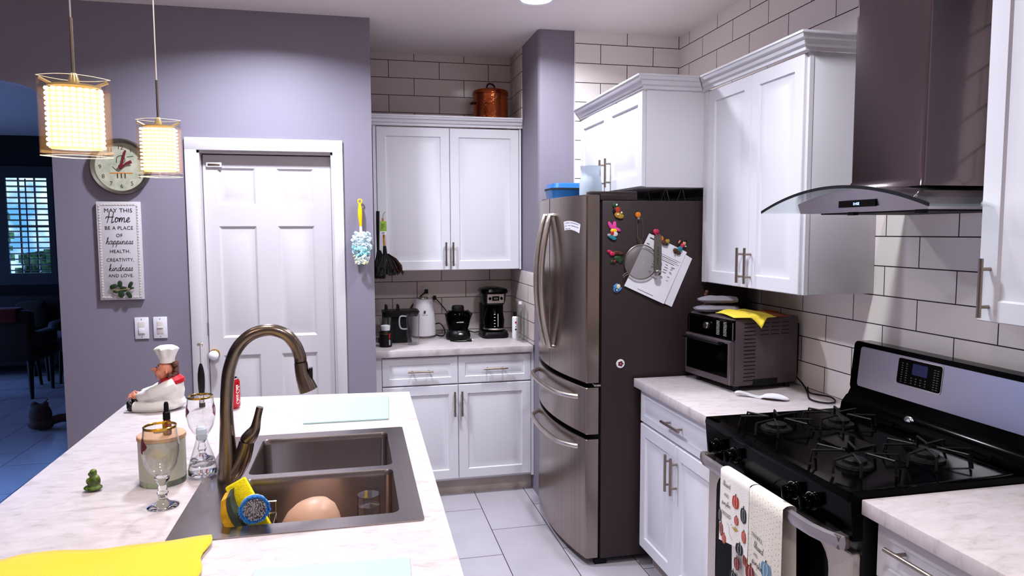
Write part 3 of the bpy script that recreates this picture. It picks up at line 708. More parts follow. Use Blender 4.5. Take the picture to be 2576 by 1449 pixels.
def vhandle(par, y, lean):
    pts = []; 
    for i in range(17):
        t = i/16; b = 1-(2*t-1)**2
        pts.append((bow(y)-.018-.046*b, y+lean*b*.030, 1.015+.675*t))
    g = G('steel_b'); g.tube([(bow(y)+.001, y, 1.015)]+pts+[(bow(y)+.001, y, 1.69)], [.012]+[.0150]*17+[.012], 12); obj('handle', g, par, label='long bowed stainless door handle')
vhandle(dA, YM-.075, 0); vhandle(dB, YM+.015+.01, 0)
def hhandle(par, z):
    y0, y1 = 3.195, 3.905; pts = []
    for i in range(21):
        t = i/20; y = y0+(y1-y0)*t; b = min(1, 6*t, 6*(1-t))
        pts.append((bow(y)-.048*math.sin(b*math.pi/2), y, z))
    g = G('steel_b'); g.tube([(bow(y0)+.003, y0, z)]+pts+[(bow(y1)+.003, y1, z)], .0125, 12); obj('handle', g, par, label='bowed stainless drawer handle')
hhandle(dC, .815); hhandle(dD, .572)
g = G('chrome'); g.box(1.085, 1.118, FY0-.002, FY0+.03, .878, .888, .002); obj('hinge', g, fr)
# ================================================================ range
RY0, RY1 = 1.540, 2.310
rg = thing('gas_range', 'black and stainless gas range with two dish towels on its oven handle', 'range', (1.55, 1.925, 0))
g = G('black'); g.box(1.275, 1.90, RY0, RY1, .04, .905); obj('body', g, rg)
g = G('black_gloss')
g.rings([rrect(1.232, 1.80, RY0-.002, RY1+.004, .012, .905), rrect(1.229, 1.80, RY0-.004, RY1+.006, .014, .915), rrect(1.232, 1.80, RY0-.002, RY1+.004, .012, .932), rrect(1.262, 1.79, RY0+.022, RY1-.022, .02, .926)])
ck = obj('cooktop', g, rg)
g = G('black_gloss'); g.prism([(1.275, .905), (1.236, .905), (1.246, .80), (1.275, .80)], 'y', RY0, RY1+.004); cp = obj('control_panel', g, rg, label='glossy black control panel with knobs')
for y in (2.225, 2.115, 1.785, 1.700):
    g = G('black_gloss'); M = Matrix.Rotation(math.radians(-90-5), 4, 'Y')
    c = Vector((1.240, y, .850))
    g.lathe([(0, 0), (.024, 0), (.024, .006), (.020, .010), (.0185, .026), (.016, .030), (0, .030)], c, 24, M)
    g.box(-.006, .006, -.018, .018, .028, .040, .003, M=Matrix.Translation(c) @ M @ Matrix.Rotation(math.radians(90), 4, 'Z'))
    k = obj('knob', g, rg)
    g = G('chrome'); g.lathe([(.0235, .001), (.0262, .001), (.0262, .004), (.0235, .004)], c, 28, M); obj('knob_ring', g, k)
# oven door
g = G('steel_b'); n0 = rrect(RY0+.004, RY1-.002, .235, .765, .012, 0); n1 = rrect(RY0+.095, RY1-.060, .30, .752, .07, 0)
def yz(lp, x): return [Vector((x, p.x, p.y)) for p in lp]
g.rings([yz(n0, 1.274), yz(n0, 1.252), yz(rrect(RY0+.008, RY1-.006, .239, .761, .010, 0), 1.249), yz(n1, 1.249), yz(n1, 1.253)], True, True, False)
od = obj('oven_door', g, rg, label='stainless oven door')
g = G('black_gloss'); g.rings([yz(n1, 1.254), yz(n1, 1.251)]); obj('window', g, od)
g = G('fascia')
ys = [RY0+.012+(RY1-RY0-.024)*i/16 for i in range(17)]
R = []
for i, y in enumerate(ys):
    t = i/16; e = min(1, t*6+.1, (1-t)*9+.3); x = 1.224-.032*math.sin(e*math.pi/2); h = .019
    R.append([Vector((x+.012, y, .792-h)), Vector((x, y, .792-h+.004)), Vector((x-.003, y, .792)), Vector((x, y, .792+h-.004)), Vector((x+.012, y, .792+h)), Vector((x+.016, y, .792))])
g.rings(R); g.m('pewter').box(1.215, 1.25, RY0+.013, RY0+.05, .774, .810, .004).box(1.215, 1.25, RY1-.05, RY1-.013, .774, .810, .004); obj('handle', g, od, label='flat bowed stainless oven handle')
g = G('black'); g.box(1.252, 1.275, RY0+.004, RY1-.002, .045, .225, .004); obj('storage_drawer', g, rg)
# burners + grates
for bx, by in ((1.40, 2.125), (1.40, 1.735), (1.645, 2.125), (1.645, 1.735)):
    g = G('iron'); g.lathe([(0, .927), (.052, .927), (.050, .935), (.034, .938), (.034, .948), (.028, .951), (0, .951)], (bx, by, 0)); bn = obj('burner', g, rg)
    g = G('iron')
    for k in range(4):
        a = math.radians(45+90*k)
        for da in (-.32, .32):
            p0 = Vector((bx+.028*math.cos(a), by+.028*math.sin(a), .968)); p1 = Vector((bx+.118*math.cos(a+da), by+.105*math.sin(a+da), .966)); 
            g.tube([p0, p1, p1+Vector((.006*math.cos(a), .006*math.sin(a), -.036))], [.0034, .0042, .0042], 6)
        g.ball((bx+.030*math.cos(a), by+.030*math.sin(a), .967), .006, 8)
    obj('grate', g, rg)
g = G('black_gloss'); g.rings([rrect(1.455, 1.585, 1.86, 2.0, .03, .927), rrect(1.46, 1.58, 1.865, 1.995, .03, .934)]); obj('centre_cover', g, rg)
# backguard (leans back)
g = G('black_gloss')
g.prism([(1.79, .93), (1.90, .93), (1.905, 1.0), (1.845, 1.0), (1.815, .985), (1.795, .96)], 'y', RY0+.006, RY1-.002)
g.rings([[Vector((1.792, y, .93)) for y in (RY0+.006, RY1-.002)]+[Vector((1.838, y, 1.02)) for y in (RY1-.002, RY0+.006)], [Vector((1.93, y, .93)) for y in (RY0+.006, RY1-.002)]+[Vector((1.93, y, 1.02)) for y in (RY1-.002, RY0+.006)]])
bk = obj('backguard', g, rg, label='glossy black backguard')
bl = rrect(RY0-.002, RY1+.012, 0, .185, .018, 0)
Pb = lambda a, b, d: Vector((1.838+b*.10-d, a, 1.005+b*.995))
g = G('black_gloss'); g.rings([[Pb(p.x, p.y, -.07 if p.y < .1 else -.055) for p in bl], [Pb(p.x, p.y, -.004) for p in bl], [Pb(p.x*.998+.0035, p.y, 0) for p in bl]])
cp2 = obj('control_box', g, rg)
sl = rrect(RY0+.035, RY1-.030, .020, .168, .012, 0)
g = G('fascia'); g.rings([[Pb(p.x, p.y, .0005) for p in sl], [Pb(p.x, p.y, .003) for p in sl]]); obj('control_fascia', g, cp2, label='brushed steel control fascia')
dl_ = rrect(1.900, 2.085, .072, .160, .008, 0)
g = G('chrome'); g.rings([[Pb(p.x, p.y, .0035) for p in rrect(1.896, 2.089, .068, .164, .01, 0)], [Pb(p.x, p.y, .0045) for p in rrect(1.896, 2.089, .068, .164, .01, 0)]])
g.m('black_gloss').rings([[Pb(p.x, p.y, .005) for p in dl_], [Pb(p.x, p.y, .0065) for p in dl_]])
g.m('screen_blue').rings([[Pb(p.x, p.y, .0068) for p in rrect(1.955, 2.02, .112, .15, .003, 0)], [Pb(p.x, p.y, .0072) for p in rrect(1.955, 2.02, .112, .15, .003, 0)]])
g.m('pewter')
for i in range(9):
    for (a, b) in ((2.065, .08+.008*i), (2.045, .08+.008*i), (1.925, .08+.008*i), (1.912, .08+.008*i)):
        g.rings([[Pb(a+dx, b+dz, .0070) for dx, dz in ((-.004, -.0012), (.004, -.0012), (.004, .0012), (-.004, .0012))]], True, False, True)
for i in range(4):
    for j in range(3): g.rings([[Pb(2.02-.02*i+dx, .082+.009*j+dz, .0070) for dx, dz in ((-.003, -.0015), (.003, -.0015), (.003, .0015), (-.003, .0015))]], True, False, True)
obj('clock_display', g, cp2)
g = G('chrome'); M = Matrix.Translation((1.805, 1.985, .972)) @ Matrix.Rotation(math.radians(-63), 4, 'Y'); g.lathe([(0, .004), (.012, .004), (.020, .002), (.022, 0), (0, 0)], (0, 0, 0), 20, None, .55, 1); g.bm.transform(M); obj('badge', g, rg, label='oval chrome badge')
# ================================================================ hood
hd = thing('range_hood', 'stainless chimney range hood with a curved glass canopy over the range', 'range hood', (1.78, 1.905, 1.66))
zarc = lambda y: 1.668+.066*(1-((y-1.905)/.378)**2)
g = G('hood_glass'); R = []; n = 28; ys = [1.527+.756*i/n for i in range(n+1)]
for y in ys:
    e = 1-abs((y-1.905)/.378)**6*0.0; xf = 1.425
    R.append([Vector((xf, y, zarc(y))), Vector((xf-.001, y, zarc(y)+.003)), Vector((xf, y, zarc(y)+.006)), Vector((XR-.004, y, zarc(y)+.006)), Vector((XR-.004, y, zarc(y)))])
g.rings(R); gl = obj('glass_canopy', g, hd, sharp=60, label='curved clear glass canopy')
g = G('black'); R = []
for y in ys: R.append([Vector((1.4205, y, zarc(y)-.001)), Vector((1.4205, y, zarc(y)+.0085)), Vector((1.4245, y, zarc(y)+.0085)), Vector((1.4245, y, zarc(y)))])
g.rings(R); obj('glass_edge', g, gl, label='dark edge of the glass')
g = G('fascia')
ys2 = [1.625+.560*i/20 for i in range(21)]
zz = lambda y: min(zarc(y)-.0015, 1.731)
R = []
for y in ys2:
    zb = 1.664; R.append([Vector((1.512, y, zb)), Vector((1.500, y, zz(y))), Vector((XR-.006, y, zz(y))), Vector((XR-.006, y, zb))])
g.rings(R); bd = obj('canopy_body', g, hd, sharp=30)
g = G('black_gloss'); g.box(1.502, 1.506, 1.812, 1.975, 1.678, 1.699)
g.bm.transform(Matrix.Identity(4)); cpn = obj('control_strip', g, hd)
g = G('led')
caps(g, '0:40E', .009, (lambda x, y: Vector((1.5012, 1.893-x, 1.684+y))), None, None); obj('clock_digits', g, cpn, label='glowing clock digits')
g = G('black_matte'); g.box(1.52, 1.54, 1.93, 1.955, 1.654, 1.664).box(1.52, 1.54, 1.655, 1.68, 1.654, 1.664).box(1.56, 1.9, 1.66, 2.14, 1.660, 1.665); obj('filter', g, hd)
g = G('hood_steel')
def duct(x, y0, y1, r, z, n=8):
    out = []
    for cy, a0 in ((y1-r, 90), (y0+r, 180)):
        for k in range(n+1):
            a = math.radians(a0+90*k/n); out.append(Vector((x+r+r*math.cos(a), cy+r*math.sin(a), z)))
    return [Vector((XR-.004, y1, z))]+out+[Vector((XR-.004, y0, z))]
g.rings([duct(1.600, 1.745, 2.085, .012, 1.736), duct(1.615, 1.760, 2.070, .012, 1.765), duct(1.615, 1.760, 2.070, .012, 2.30), duct(1.617, 1.762, 2.068, .012, 2.301), duct(1.617, 1.762, 2.068, .012, ZC-.001)])
o = obj('chimney', g, hd, sharp=60)
# ================================================================ toaster oven
tv = thing('toaster_oven', 'dark stainless air-fryer toaster oven with vented side on the counter', 'toaster oven', (1.73, 2.86, .9155))
TM = Matrix.Translation((1.573, 2.700, .9155)) @ Matrix.Rotation(math.radians(7), 4, 'Z')
g = G('oven_side'); g.box(0, .335, 0, .345, .022, .318, .012, M=TM); obj('housing', g, tv, label='grey metal housing')
g = G('black_gloss')
g.rings([[TM @ Vector(p) for p in ((-.012, .004, .225), (-.012, .004, .300), (.012, .004, .316), (.012, .004, .225))], [TM @ Vector(p) for p in ((-.012, .341, .225), (-.012, .341, .300), (.012, .341, .316), (.012, .341, .225))]])
tp = obj('control_panel', g, tv)
g = G('chrome'); g.lathe([(0, .016), (.014, .016), (.016, .012), (.016, 0), (0, 0)], (0, 0, 0), 24, Matrix.Rotation(math.radians(-90), 4, 'Y')); g.bm.transform(TM @ Matrix.Translation((-.013, .180, .270))); obj('knob', g, tp)
g = G('offwhite')
for k in range(11):
    for yy in (.055, .105): g.poly([TM @ Vector((-.0128, yy-.012*(.4+.6*random.random()), .238+.0058*k)), TM @ Vector((-.0128, yy+.012, .238+.0058*k)), TM @ Vector((-.0128, yy+.012, .2395+.0058*k)), TM @ Vector((-.0128, yy-.012, .2395+.0058*k))])
obj('print', g, tp, label='white printed settings')
g = G('chrome'); g.box(-.014, -.010, .002, .006, .225, .300, M=TM).box(-.014, -.010, .324, .328, .225, .300, M=TM); obj('side_trim', g, tp)
g = G('oven_side'); g.box(-.022, 0, .004, .341, .030, .220, .004, M=TM)
td = obj('oven_door', g, tv)
g = G('black_gloss'); g.box(-.024, -.021, .022, .323, .060, .208, .0, M=TM); obj('window', g, td)
g = G('nickel'); g.box(-.0245, -.021, .002, .006, .032, .218, M=TM).box(-.0245, -.021, .325, .328, .060, .208, M=TM); obj('door_trim', g, td)
g = G('steel_b'); g.cyl(TM @ Vector((-.060, .03, .212)), TM @ Vector((-.060, .300, .212)), .008)
for yy in (.05, .28): g.cyl(TM @ Vector((-.060, yy, .212)), TM @ Vector((-.02, yy, .206)), .006)
g.mats[0] = 'black'; obj('handle', g, td)
g = G('black')
def slot(x0, x1, z): g.box(x0, x1, -.0012, .001, z, z+.0035, M=TM)
for k in range(16): slot(.045, .105, .045+.0165*k)
for c0 in (.130, .185, .240):
    for k in range(4): slot(c0, c0+.042, .2425+.0165*k)
g.box(.095, .225, -.0015, .001, .022, .050, M=TM); obj('vents', g, tv)
g = G('black'); [g.cyl(TM @ Vector((x, y, 0)), TM @ Vector((x, y, .024)), .014) for x in (.03, .30) for y in (.03, .30)]; obj('foot', g, tv)
g = G('black_matte'); g.box(.336, .362, .03, .30, .05, .28, M=TM); obj('rear_vent', g, tv)
g = G('black_matte'); g.tube(spline([(1.90, 2.74, .96), (1.905, 2.70, .935), (1.87, 2.62, .9215), (1.80, 2.50, .921), (1.82, 2.43, .921), (1.87, 2.44, .921), (1.905, 2.52, .921), (1.87, 2.60, .921), (1.90, 2.66, .930)], 8), .0035, 8)
obj('power_cord', g, tv)
# ================================================================ pendants
def pendant(cx, cy, zb, zt, sc, label, rz):
    t = thing('pendant_lamp', label, 'pendant lamp', (cx, cy, zb), 'crystal pendant lamps over the island')
    Rz = Matrix.Rotation(rz, 4, 'Z'); h = zt-zb; wv = .060*sc; dp = .034*sc
    def lens(s, z, n=12, bul=1):
        out = []
        for k in range(n+1): a = -1+2*k/n; out.append((a*wv*s, dp*s*(1-a*a)*bul))
        for k in range(1, n): a = 1-2*k/n; out.append((a*wv*s, -dp*s*(1-a*a)*bul))
        return [Vector((cx, cy, 0))+(Rz @ Vector((x, y, z))) for x, y in out]
    g = G('shade_glass'); g.rings([lens(1, zb), lens(1, zt)], True, False, False); g.rings([lens(.965, zt), lens(.965, zb)], True, False, False)
    g.rings([lens(1, zt), lens(.965, zt)], True, False, False); g.rings([lens(.965, zb), lens(1, zb)], True, False, False)
    obj('outer_shade', g, t, label='clear glass outer shade', weld=True)
    for zz_ in (zb, zt): obj('shade_rim', G('rim_glow').tube(lens(1, zz_)+[lens(1, zz_)[0]], .0006*sc, 5, False), t)
    g = G('crystal'); nr = 12; z0, z1 = zb+h*.10, zb+h*.86
    for i in range(nr):
        z = z1-(z1-z0)*(i+.5)/nr
        for k in range(9):
            a = -.72+1.44*k/8
            for s in (-1, 1):
                p = Vector((cx, cy, z))+(Rz @ Vector((a*wv, s*dp*.70*(1-a*a*.7), 0)))
                g.ball(p, (.0048*sc, .0048*sc, .0044*sc), 8)
    obj('crystal_beads', g, t, label='rows of glowing crystal beads', sharp=10)
    g = G('lamp_warm'); g.rings([lens(.71, z0-.002, 12, .62), lens(.71, z1, 12, .62)]); obj('inner_diffuser', g, t, label='glowing inner diffuser')
    g = G('gold_pale'); g.rings([lens(.74, z1+.003, 12, 1), lens(.74, z1+.007, 12, 1)])
    for s in (-1, 1): g.tube([Vector((cx, cy, z1+.006))+(Rz @ Vector((s*wv*.6, 0, 0))), Vector((cx, cy, z1+.016))+(Rz @ Vector((s*wv*.93, 0, 0)))], .003*sc, 6)
    g.lathe([(.0, .024), (.006, .022), (.009, .010), (.009, 0), (0, 0)], (cx, cy, z1+.006)); obj('socket_bracket', g, t)
    g = G('nickel'); g.cyl((cx, cy, z1+.03), (cx, cy, z1+.13), .0035*sc, n=8)
    g.m('offwhite').cyl((cx, cy, z1+.13), (cx, cy, ZC-.02), .0022 if sc > 1 else .0016, n=8); obj('cord', g, t)
    g = G('chrome'); g.lathe([(0, 0), (.05, 0), (.055, -.015), (.0, -.022)], (cx, cy, ZC)); obj('ceiling_canopy', g, t)
    lamp('pendant_bulb', 'POINT', (cx, cy, zb-.02), .6, (1, .72, .42), .03)
    return t
mk('gold_pale', 'e0c890', .3, .6)
mk('rim_glow', 'f0e6d8', .2, emit='ffe6c0', estr=.6)  # emission stands in for lamplight caught by the shade's glass edges
mk('lamp_warm', 'ffd9a0', .5, emit='ffc184', estr=.85)
mk('crystal', (1, .93, .8), .08, trans=.6, ior=1.5, emit='ffe4b8', estr=1.25)
pendant(-.510, 1.50, 1.752, 1.899, 1.0, 'lit crystal pendant lamp hanging nearer the camera, left of the clock', .25)
pendant(-.525, 2.15, 1.763, 1.919, .965, 'lit crystal pendant lamp hanging in front of the clock, the farther one', .03)
# ================================================================ wall items
def disc(c, r, y, n=48): return [Vector((c[0]+r*math.cos(t), y, c[1]+r*math.sin(t))) for t in [2*math.pi*k/n for k in range(n)]]
ckx, ckz = -1.166, 1.947
ckt = thing('wall_clock', 'round white-faced wall clock with red hands above the sign', 'clock', (ckx, YG, ckz))
g = G('pewter'); g.rings([disc((ckx, ckz), .143, YG-.001), disc((ckx, ckz), .143, YG-.030), disc((ckx, ckz), .136, YG-.040), disc((ckx, ckz), .124, YG-.034), disc((ckx, ckz), .122, YG-.012)], True, True, False); obj('rim', g, ckt)
g = G('clockface'); g.rings([disc((ckx, ckz), .1235, YG-.010), disc((ckx, ckz), .1235, YG-.014)]); fc = obj('face', g, ckt)
g = G('pewter')
for k, s_ in enumerate(['12', '1', '2', '3', '4', '5', '6', '7', '8', '9', '10', '11']):
    a = math.radians(90-30*k); caps(g, s_, .022, V3(ckx+.098*math.cos(a), YG-.0148, ckz+.098*math.sin(a)-.010), X3, Z3)
g.m('green_dark'); F_ = V3(ckx, YG-.0149, ckz)
for s_ in ([(-.02, .02), (-.015, .05), (.012, .055), (.02, .03), (0, .012)], [(-.07, .055), (-.03, .06)], [(.03, .05), (.06, .055)], [(-.04, .0), (-.02, -.02)]): g.ribbon(spline(s_, 4), .003, F_, X3, Z3)
g.m('orange').ribbon([(-.055, -.032), (.055, -.032)], .004, F_, X3, Z3); g.m('brown')
for x in (-.018, 0, .018): g.ribbon([(x, -.034), (x, -.058)], .005, F_, X3, Z3)
obj('dial_print', g, fc)
g = G('maroon'); HF = V3(ckx, YG-.020, ckz)
g.rings([[HF+X3*a+Z3*b for a, b in ((-.006, -.012), (.004, -.014), (.030, .082), (.022, .086), (.012, .06))], [HF-Y3*.002+X3*a+Z3*b for a, b in ((-.006, -.012), (.004, -.014), (.030, .082), (.022, .086), (.012, .06))]])
g.rings([[HF+X3*a+Z3*b-Y3*d for a, b in ((-.008, -.008), (-.002, -.014), (.030, .012), (.056, .018), (.050, .034), (.026, .022))] for d in (.003, .005)])
g.rings([disc((ckx, ckz), .010, YG-.014), disc((ckx, ckz), .010, YG-.027)]); obj('hands', g, ckt, label='dark red clock hands')
# sign
sx0, sx1, sz0, sz1 = -1.290, -1.083, 1.262, 1.769; scx = (sx0+sx1)/2
sg = thing('wall_sign', 'tall white framed sign with black lettering about a happy home', 'sign', (scx, YG, sz0))
g = G('cream'); g.mats = ['trimw']; g.box(sx0, sx1, YG-.022, YG-.001, sz0, sz1, .002); bd_ = obj('board', g, sg)
g = G('offwhite')
n1, n2 = 34, 12
for k in range(n1):
    for x in (sx0+.014, sx1-.014): g.box(x-.004, x+.004, YG-.0245, YG-.022, sz0+.012+k*(sz1-sz0-.024)/n1, sz0+.012+(k+.72)*(sz1-sz0-.024)/n1)
for k in range(n2):
    for z in (sz0+.014, sz1-.014): g.box(sx0+.02+k*(sx1-sx0-.04)/n2, sx0+.02+(k+.7)*(sx1-sx0-.04)/n2, YG-.0245, YG-.022, z-.004, z+.004)
obj('beaded_border', g, sg)
g = G('ink'); SO = lambda z: V3(scx, YG-.0232, z)
for txt, z, hh, k_ in (('MAY THIS', 1.714, .021, 1.05), ('BE A PLACE', 1.625, .019, .98), ('OF', 1.587, .018, 1), ('HEALTH,', 1.505, .018, 1), ('CREATIVITY,', 1.461, .018, .92), ('AND LOVE.', 1.380, .017, 1)):
    caps(g, txt, hh, SO(z), X3, Z3, True, k_*.98, 0, 0, 1.05)
for txt, z, xh, pen in (('Home', 1.664, .0235, .0036), ('happiness', 1.551, .0165, .0024), ('kindness', 1.413, .0165, .0024)):
    script(g, txt, xh, SO(z), X3, Z3, pen)
obj('lettering', g, bd_, recalc=False)
g = G('twig'); g.tube(spline([(scx-.055, YG-.03, 1.322), (scx-.02, YG-.034, 1.312), (scx+.03, YG-.036, 1.318), (scx+.062, YG-.03, 1.322)], 4), .002, 6)
g.m('green_leaf')
for (x, z, a, l, w_) in ((-.035, 1.332, .3, .020, .014), (-.005, 1.345, 1.5, .018, .013), (.012, 1.318, -.2, .018, .016), (.045, 1.340, 1.1, .019, .011), (-.002, 1.292, -1.3, .020, .016), (.036, 1.288, -1.0, .020, .013), (-.028, 1.305, 2.6, .012, .009), (.05, 1.322, .2, .012, .006)):
    M = Matrix.Rotation(-a, 4, 'Y'); g.ball((scx+x, YG-.034, z), (l, .003, w_), 10, M)
obj('leaf_sprig', g, sg, label='dark green artificial leaf sprig')
# switches
def switch(cx, slider, label):
    t = thing('light_switch', label, 'light switch', (cx, YG, 1.051), 'light switches beside the door')
    g = G('white_plastic'); g.box(cx-.034, cx+.034, YG-.007, YG-.001, 1.051, 1.165, .002); pl_ = obj('plate', g, t)
    g = G('offwhite'); g.box(cx-.0165, cx+.0165, YG-.009, YG-.006, 1.075, 1.141, .001)
    g.m('white_plastic').box(cx-.014, cx+.014, YG-.013, YG-.008, 1.080 if not slider else 1.106, 1.108 if not slider else 1.112, .001)
    g.m('nickel').cyl((cx, YG-.0065, 1.155), (cx, YG-.008, 1.155), .0025, n=8).cyl((cx, YG-.0065, 1.061), (cx, YG-.008, 1.061), .0025, n=8)
    obj('rocker', g, t)
switch(-1.105, False, 'white rocker light switch below the sign, the left of the pair')
switch(-1.015, True, 'white slider dimmer switch nearer the door casing')
# wall duster
wd = thing('hand_duster', 'yellow-handled duster with fluffy pale blue head hanging on the grey wall', 'duster', (.030, YG-.03, 1.42))
g = G('yellow_plastic'); g.tube([(.031, YG-.022, 1.765), (.031, YG-.024, 1.73), (.031, YG-.026, 1.69), (.033, YG-.026, 1.64)], [.006, .0125, .0115, .007], 12)
g.tube([Vector((.031+.011*math.cos(t), YG-.020, 1.776+.012*math.sin(t))) for t in [2*math.pi*k/16 for k in range(17)]], .004, 8); obj('handle', g, wd)
g = G('white_plastic'); g.tube([(.033, YG-.026, 1.64), (.034, YG-.028, 1.60)], [.007, .008], 10); obj('collar', g, wd)
random.seed(11); g = G('duster_blue')
for k in range(230):
    t = random.random(); z = 1.605-.17*t; wid = .050*(1-.35*max(0, t-.6)/.4)
    a = random.random()*6.28; rr = wid*(.35+.65*random.random()); p = Vector((.034+rr*math.cos(a), YG-.042+.030*math.sin(a), z))
    g.m('duster_teal' if (.45 < t < .72 and random.random() < .6) else ('cream' if t > .75 and random.random() < .45 else 'duster_blue'))
    if p.y > YG-.020: p.y = YG-.020
    g.ball(p, (.011, .0035, .013), 7, Matrix.Rotation(random.uniform(-1.5, 1.5), 4, 'Y') @ Matrix.Rotation(random.uniform(-.8, .8), 4, 'X'))
obj('fluffy_head', g, wd, smooth=False)
# ================================================================ far alcove: dusters, pot, counter appliances
def feather_duster(name, label, hmat, hpts, hr, fc_, fr, seed, tagged):
    t = thing('feather_duster', label, 'feather duster', hpts[-1], 'feather dusters beside the far cabinet')
    obj('handle', G(hmat).tube(hpts, hr, 10), t)
    random.seed(seed); g = G('feather'); c = Vector(fc_)
    for k in range(460):
        a = random.random()*6.28; b = random.random(); o = Vector((math.cos(a)*fr[0]*b**.5*.55, math.sin(a)*fr[1]*b**.5*.4, fr[2]*.9))
        tip = Vector((math.cos(a)*fr[0]*(b**.5), math.sin(a)*fr[1]*b**.5, -fr[2]*(.2+.8*random.random())))
        p0 = c+o*.5+Vector((0, 0, fr[2]*.3)); p1 = c+tip+Vector((fr[3]*max(0, math.cos(a))*b, 0, 0)); 
        p1.x = max(p1.x, XG+.006)
        m_ = (p0+p1)/2+Vector((.006, -.008, .004)); s_ = Vector((random.uniform(-.5, .5), random.uniform(-1, 1), random.uniform(-.5, .5))).normalized()*.008
        g.m('feather_brown' if math.cos(a) > .6 and b > .55 else 'feather')
        g.rings([[p0-s_*.4, p0+s_*.4], [m_-s_, m_+s_], [p1-s_*.6, p1+s_*.6]], False, False, False)
    obj('feathers', g, t, smooth=False)
    return t
feather_duster('d', 'black-handled feather duster hanging against the end of the grey wall', 'black', [(.140, 4.395, 1.735), (.138, 4.395, 1.60), (.138, 4.395, 1.47)], [.011, .010, .007], (.142, 4.395, 1.42), (.036, .035, .10, .0), 5, False)
fd = feather_duster('d', 'wooden-handled feather duster with a green tag beside the far cabinet', 'tanwood', [(.165, 4.30, 1.69), (.169, 4.30, 1.61), (.173, 4.30, 1.50)], [.006, .006, .007], (.180, 4.30, 1.42), (.060, .045, .075, .05), 6, True)
g = G('black'); g.tube([(.173, 4.30, 1.525), (.176, 4.30, 1.46)], [.009, .015], 10); obj('ferrule', g, fd)
g = G('tag_green'); g.box(.147, .187, 4.286, 4.288, 1.595, 1.672, .0005).m('label_white').box(.149, .185, 4.2845, 4.2865, 1.592, 1.612).m('ink')
for k in range(7): g.box(.155+.003*k, .1565+.003*k, 4.284, 4.2846, 1.594, 1.608)
[g.ribbon([(.155, z_), (.155+w_, z_)], .002, V3(0, 4.2855, 0), X3, Z3) for z_, w_ in ((1.655, .022), (1.648, .016), (1.640, .024), (1.632, .012))]
obj('price_tag', g, fd, label='green hang tag with a bar code')
g = G('black'); g.tube([(.165, 4.30, 1.69), (.168, 4.30, 1.712), (.180, 4.30, 1.728)], .0012, 6); obj('hanging_loop', g, fd)
pt = thing('copper_pot', 'hammered copper pot with a lid on top of the far wall cabinet', 'pot', (.882, 4.60, 2.262))
g = G('copper'); g.lathe([(0, .002), (.108, .002), (.1125, .012), (.1125, .232), (.108, .232), (.106, .02), (0, .02)], (.882, 4.60, 2.262), 48); obj('body', g, pt)
g = G('copper_plain'); g.lathe([(.113, .226), (.117, .228), (.117, .246), (.110, .256), (.06, .268), (0, .272), (0, .262), (.108, .24)], (.882, 4.60, 2.262), 48); ld = obj('lid', g, pt)
g = G('copper_dark'); g.tube(spline([(.858, 4.60, 2.53), (.860, 4.60, 2.552), (.872, 4.60, 2.566), (.895, 4.60, 2.563), (.908, 4.60, 2.550), (.910, 4.60, 2.528)], 4), .0055, 8); obj('lid_handle', g, ld)
g = G('copper_dark'); g.tube(spline([(.772, 4.58, 2.44), (.752, 4.57, 2.435), (.752, 4.62, 2.435), (.772, 4.62, 2.44)], 4), .005, 8); obj('side_handle', g, pt)
KZ = .9155
# outlet with plugs and cords
ou = thing('wall_outlet', 'beige wall outlet with two black plugs behind the white blender', 'outlet', (.462, YB, 1.13))
g = G('kick'); g.mats = ['offwhite']; g.box(.427, .497, YB-.007, YB-.001, 1.130, 1.245, .002); obj('plate', g, ou)
# black juicer
jc = thing('juicer', 'black juicer with a wide dark lid at the left end of the far counter', 'juicer', (.25, 4.48, KZ))
g = G('black_matte'); g.rings([rrect(.132, .340, 4.42, 4.58, .03, KZ), rrect(.145, .330, 4.43, 4.58, .03, KZ+.05), rrect(.160, .320, 4.44, 4.58, .03, KZ+.16)]); obj('body', g, jc)
g = G('black'); g.rings([rrect(.160, .375, 4.42, 4.575, .02, KZ+.165), rrect(.155, .388, 4.41, 4.58, .02, KZ+.195), rrect(.175, .380, 4.43, 4.57, .02, KZ+.200)]); l_ = obj('lid', g, jc)
for x in (.182, .255): obj('clip', G('black').prism([(x-.010, KZ+.198), (x+.012, KZ+.198), (x+.009, KZ+.232), (x-.002, KZ+.240), (x-.008, KZ+.236)], 'y', 4.46, 4.50), l_)
g = G('black'); g.tube(spline([(.455, YB-.034, 1.205), (.41, YB-.020, 1.165), (.37, YB-.020, 1.12), (.335, YB-.02, 1.04), (.325, YB-.03, .96), (.32, YB-.09, .9195), (.32, 4.60, .925), (.31, 4.585, .94)], 6), .0035, 8); g.box(.450, .474, YB-.032, YB-.007, 1.195, 1.222, .004); obj('power_cord', g, jc)
# jar
jr = thing('grinder_cup', 'small clear cup of white powder on a black base at the far counter corner', 'jar', (.170, 4.30, KZ))
g = G('black'); g.lathe([(0, 0), (.036, 0), (.038, .01), (.038, .088), (.034, .096), (0, .096)], (.170, 4.30, KZ), 28)
g.m('gold').lathe([(.0382, .080), (.0385, .081), (.0382, .082)], (.170, 4.30, KZ), 28); obj('base', g, jr)
g = G('red'); g.box(.188, .195, 4.2655, 4.2695, KZ+.052, KZ+.082).m('label_white').box(.188, .195, 4.2655, 4.2695, KZ+.014, KZ+.044).m('ink')
for k in range(6): g.box(.189, .194, 4.265, 4.2656, KZ+.016+.0045*k, KZ+.0185+.0045*k)
obj('label', g, jr, label='red and white strip label')
g = G('glass_thin'); g.lathe([(.028, .097), (.030, .12), (.036, .178), (.0345, .178), (.0285, .12), (.0265, .10)], (.170, 4.30, KZ), 28); cu_ = obj('cup', g, jr)
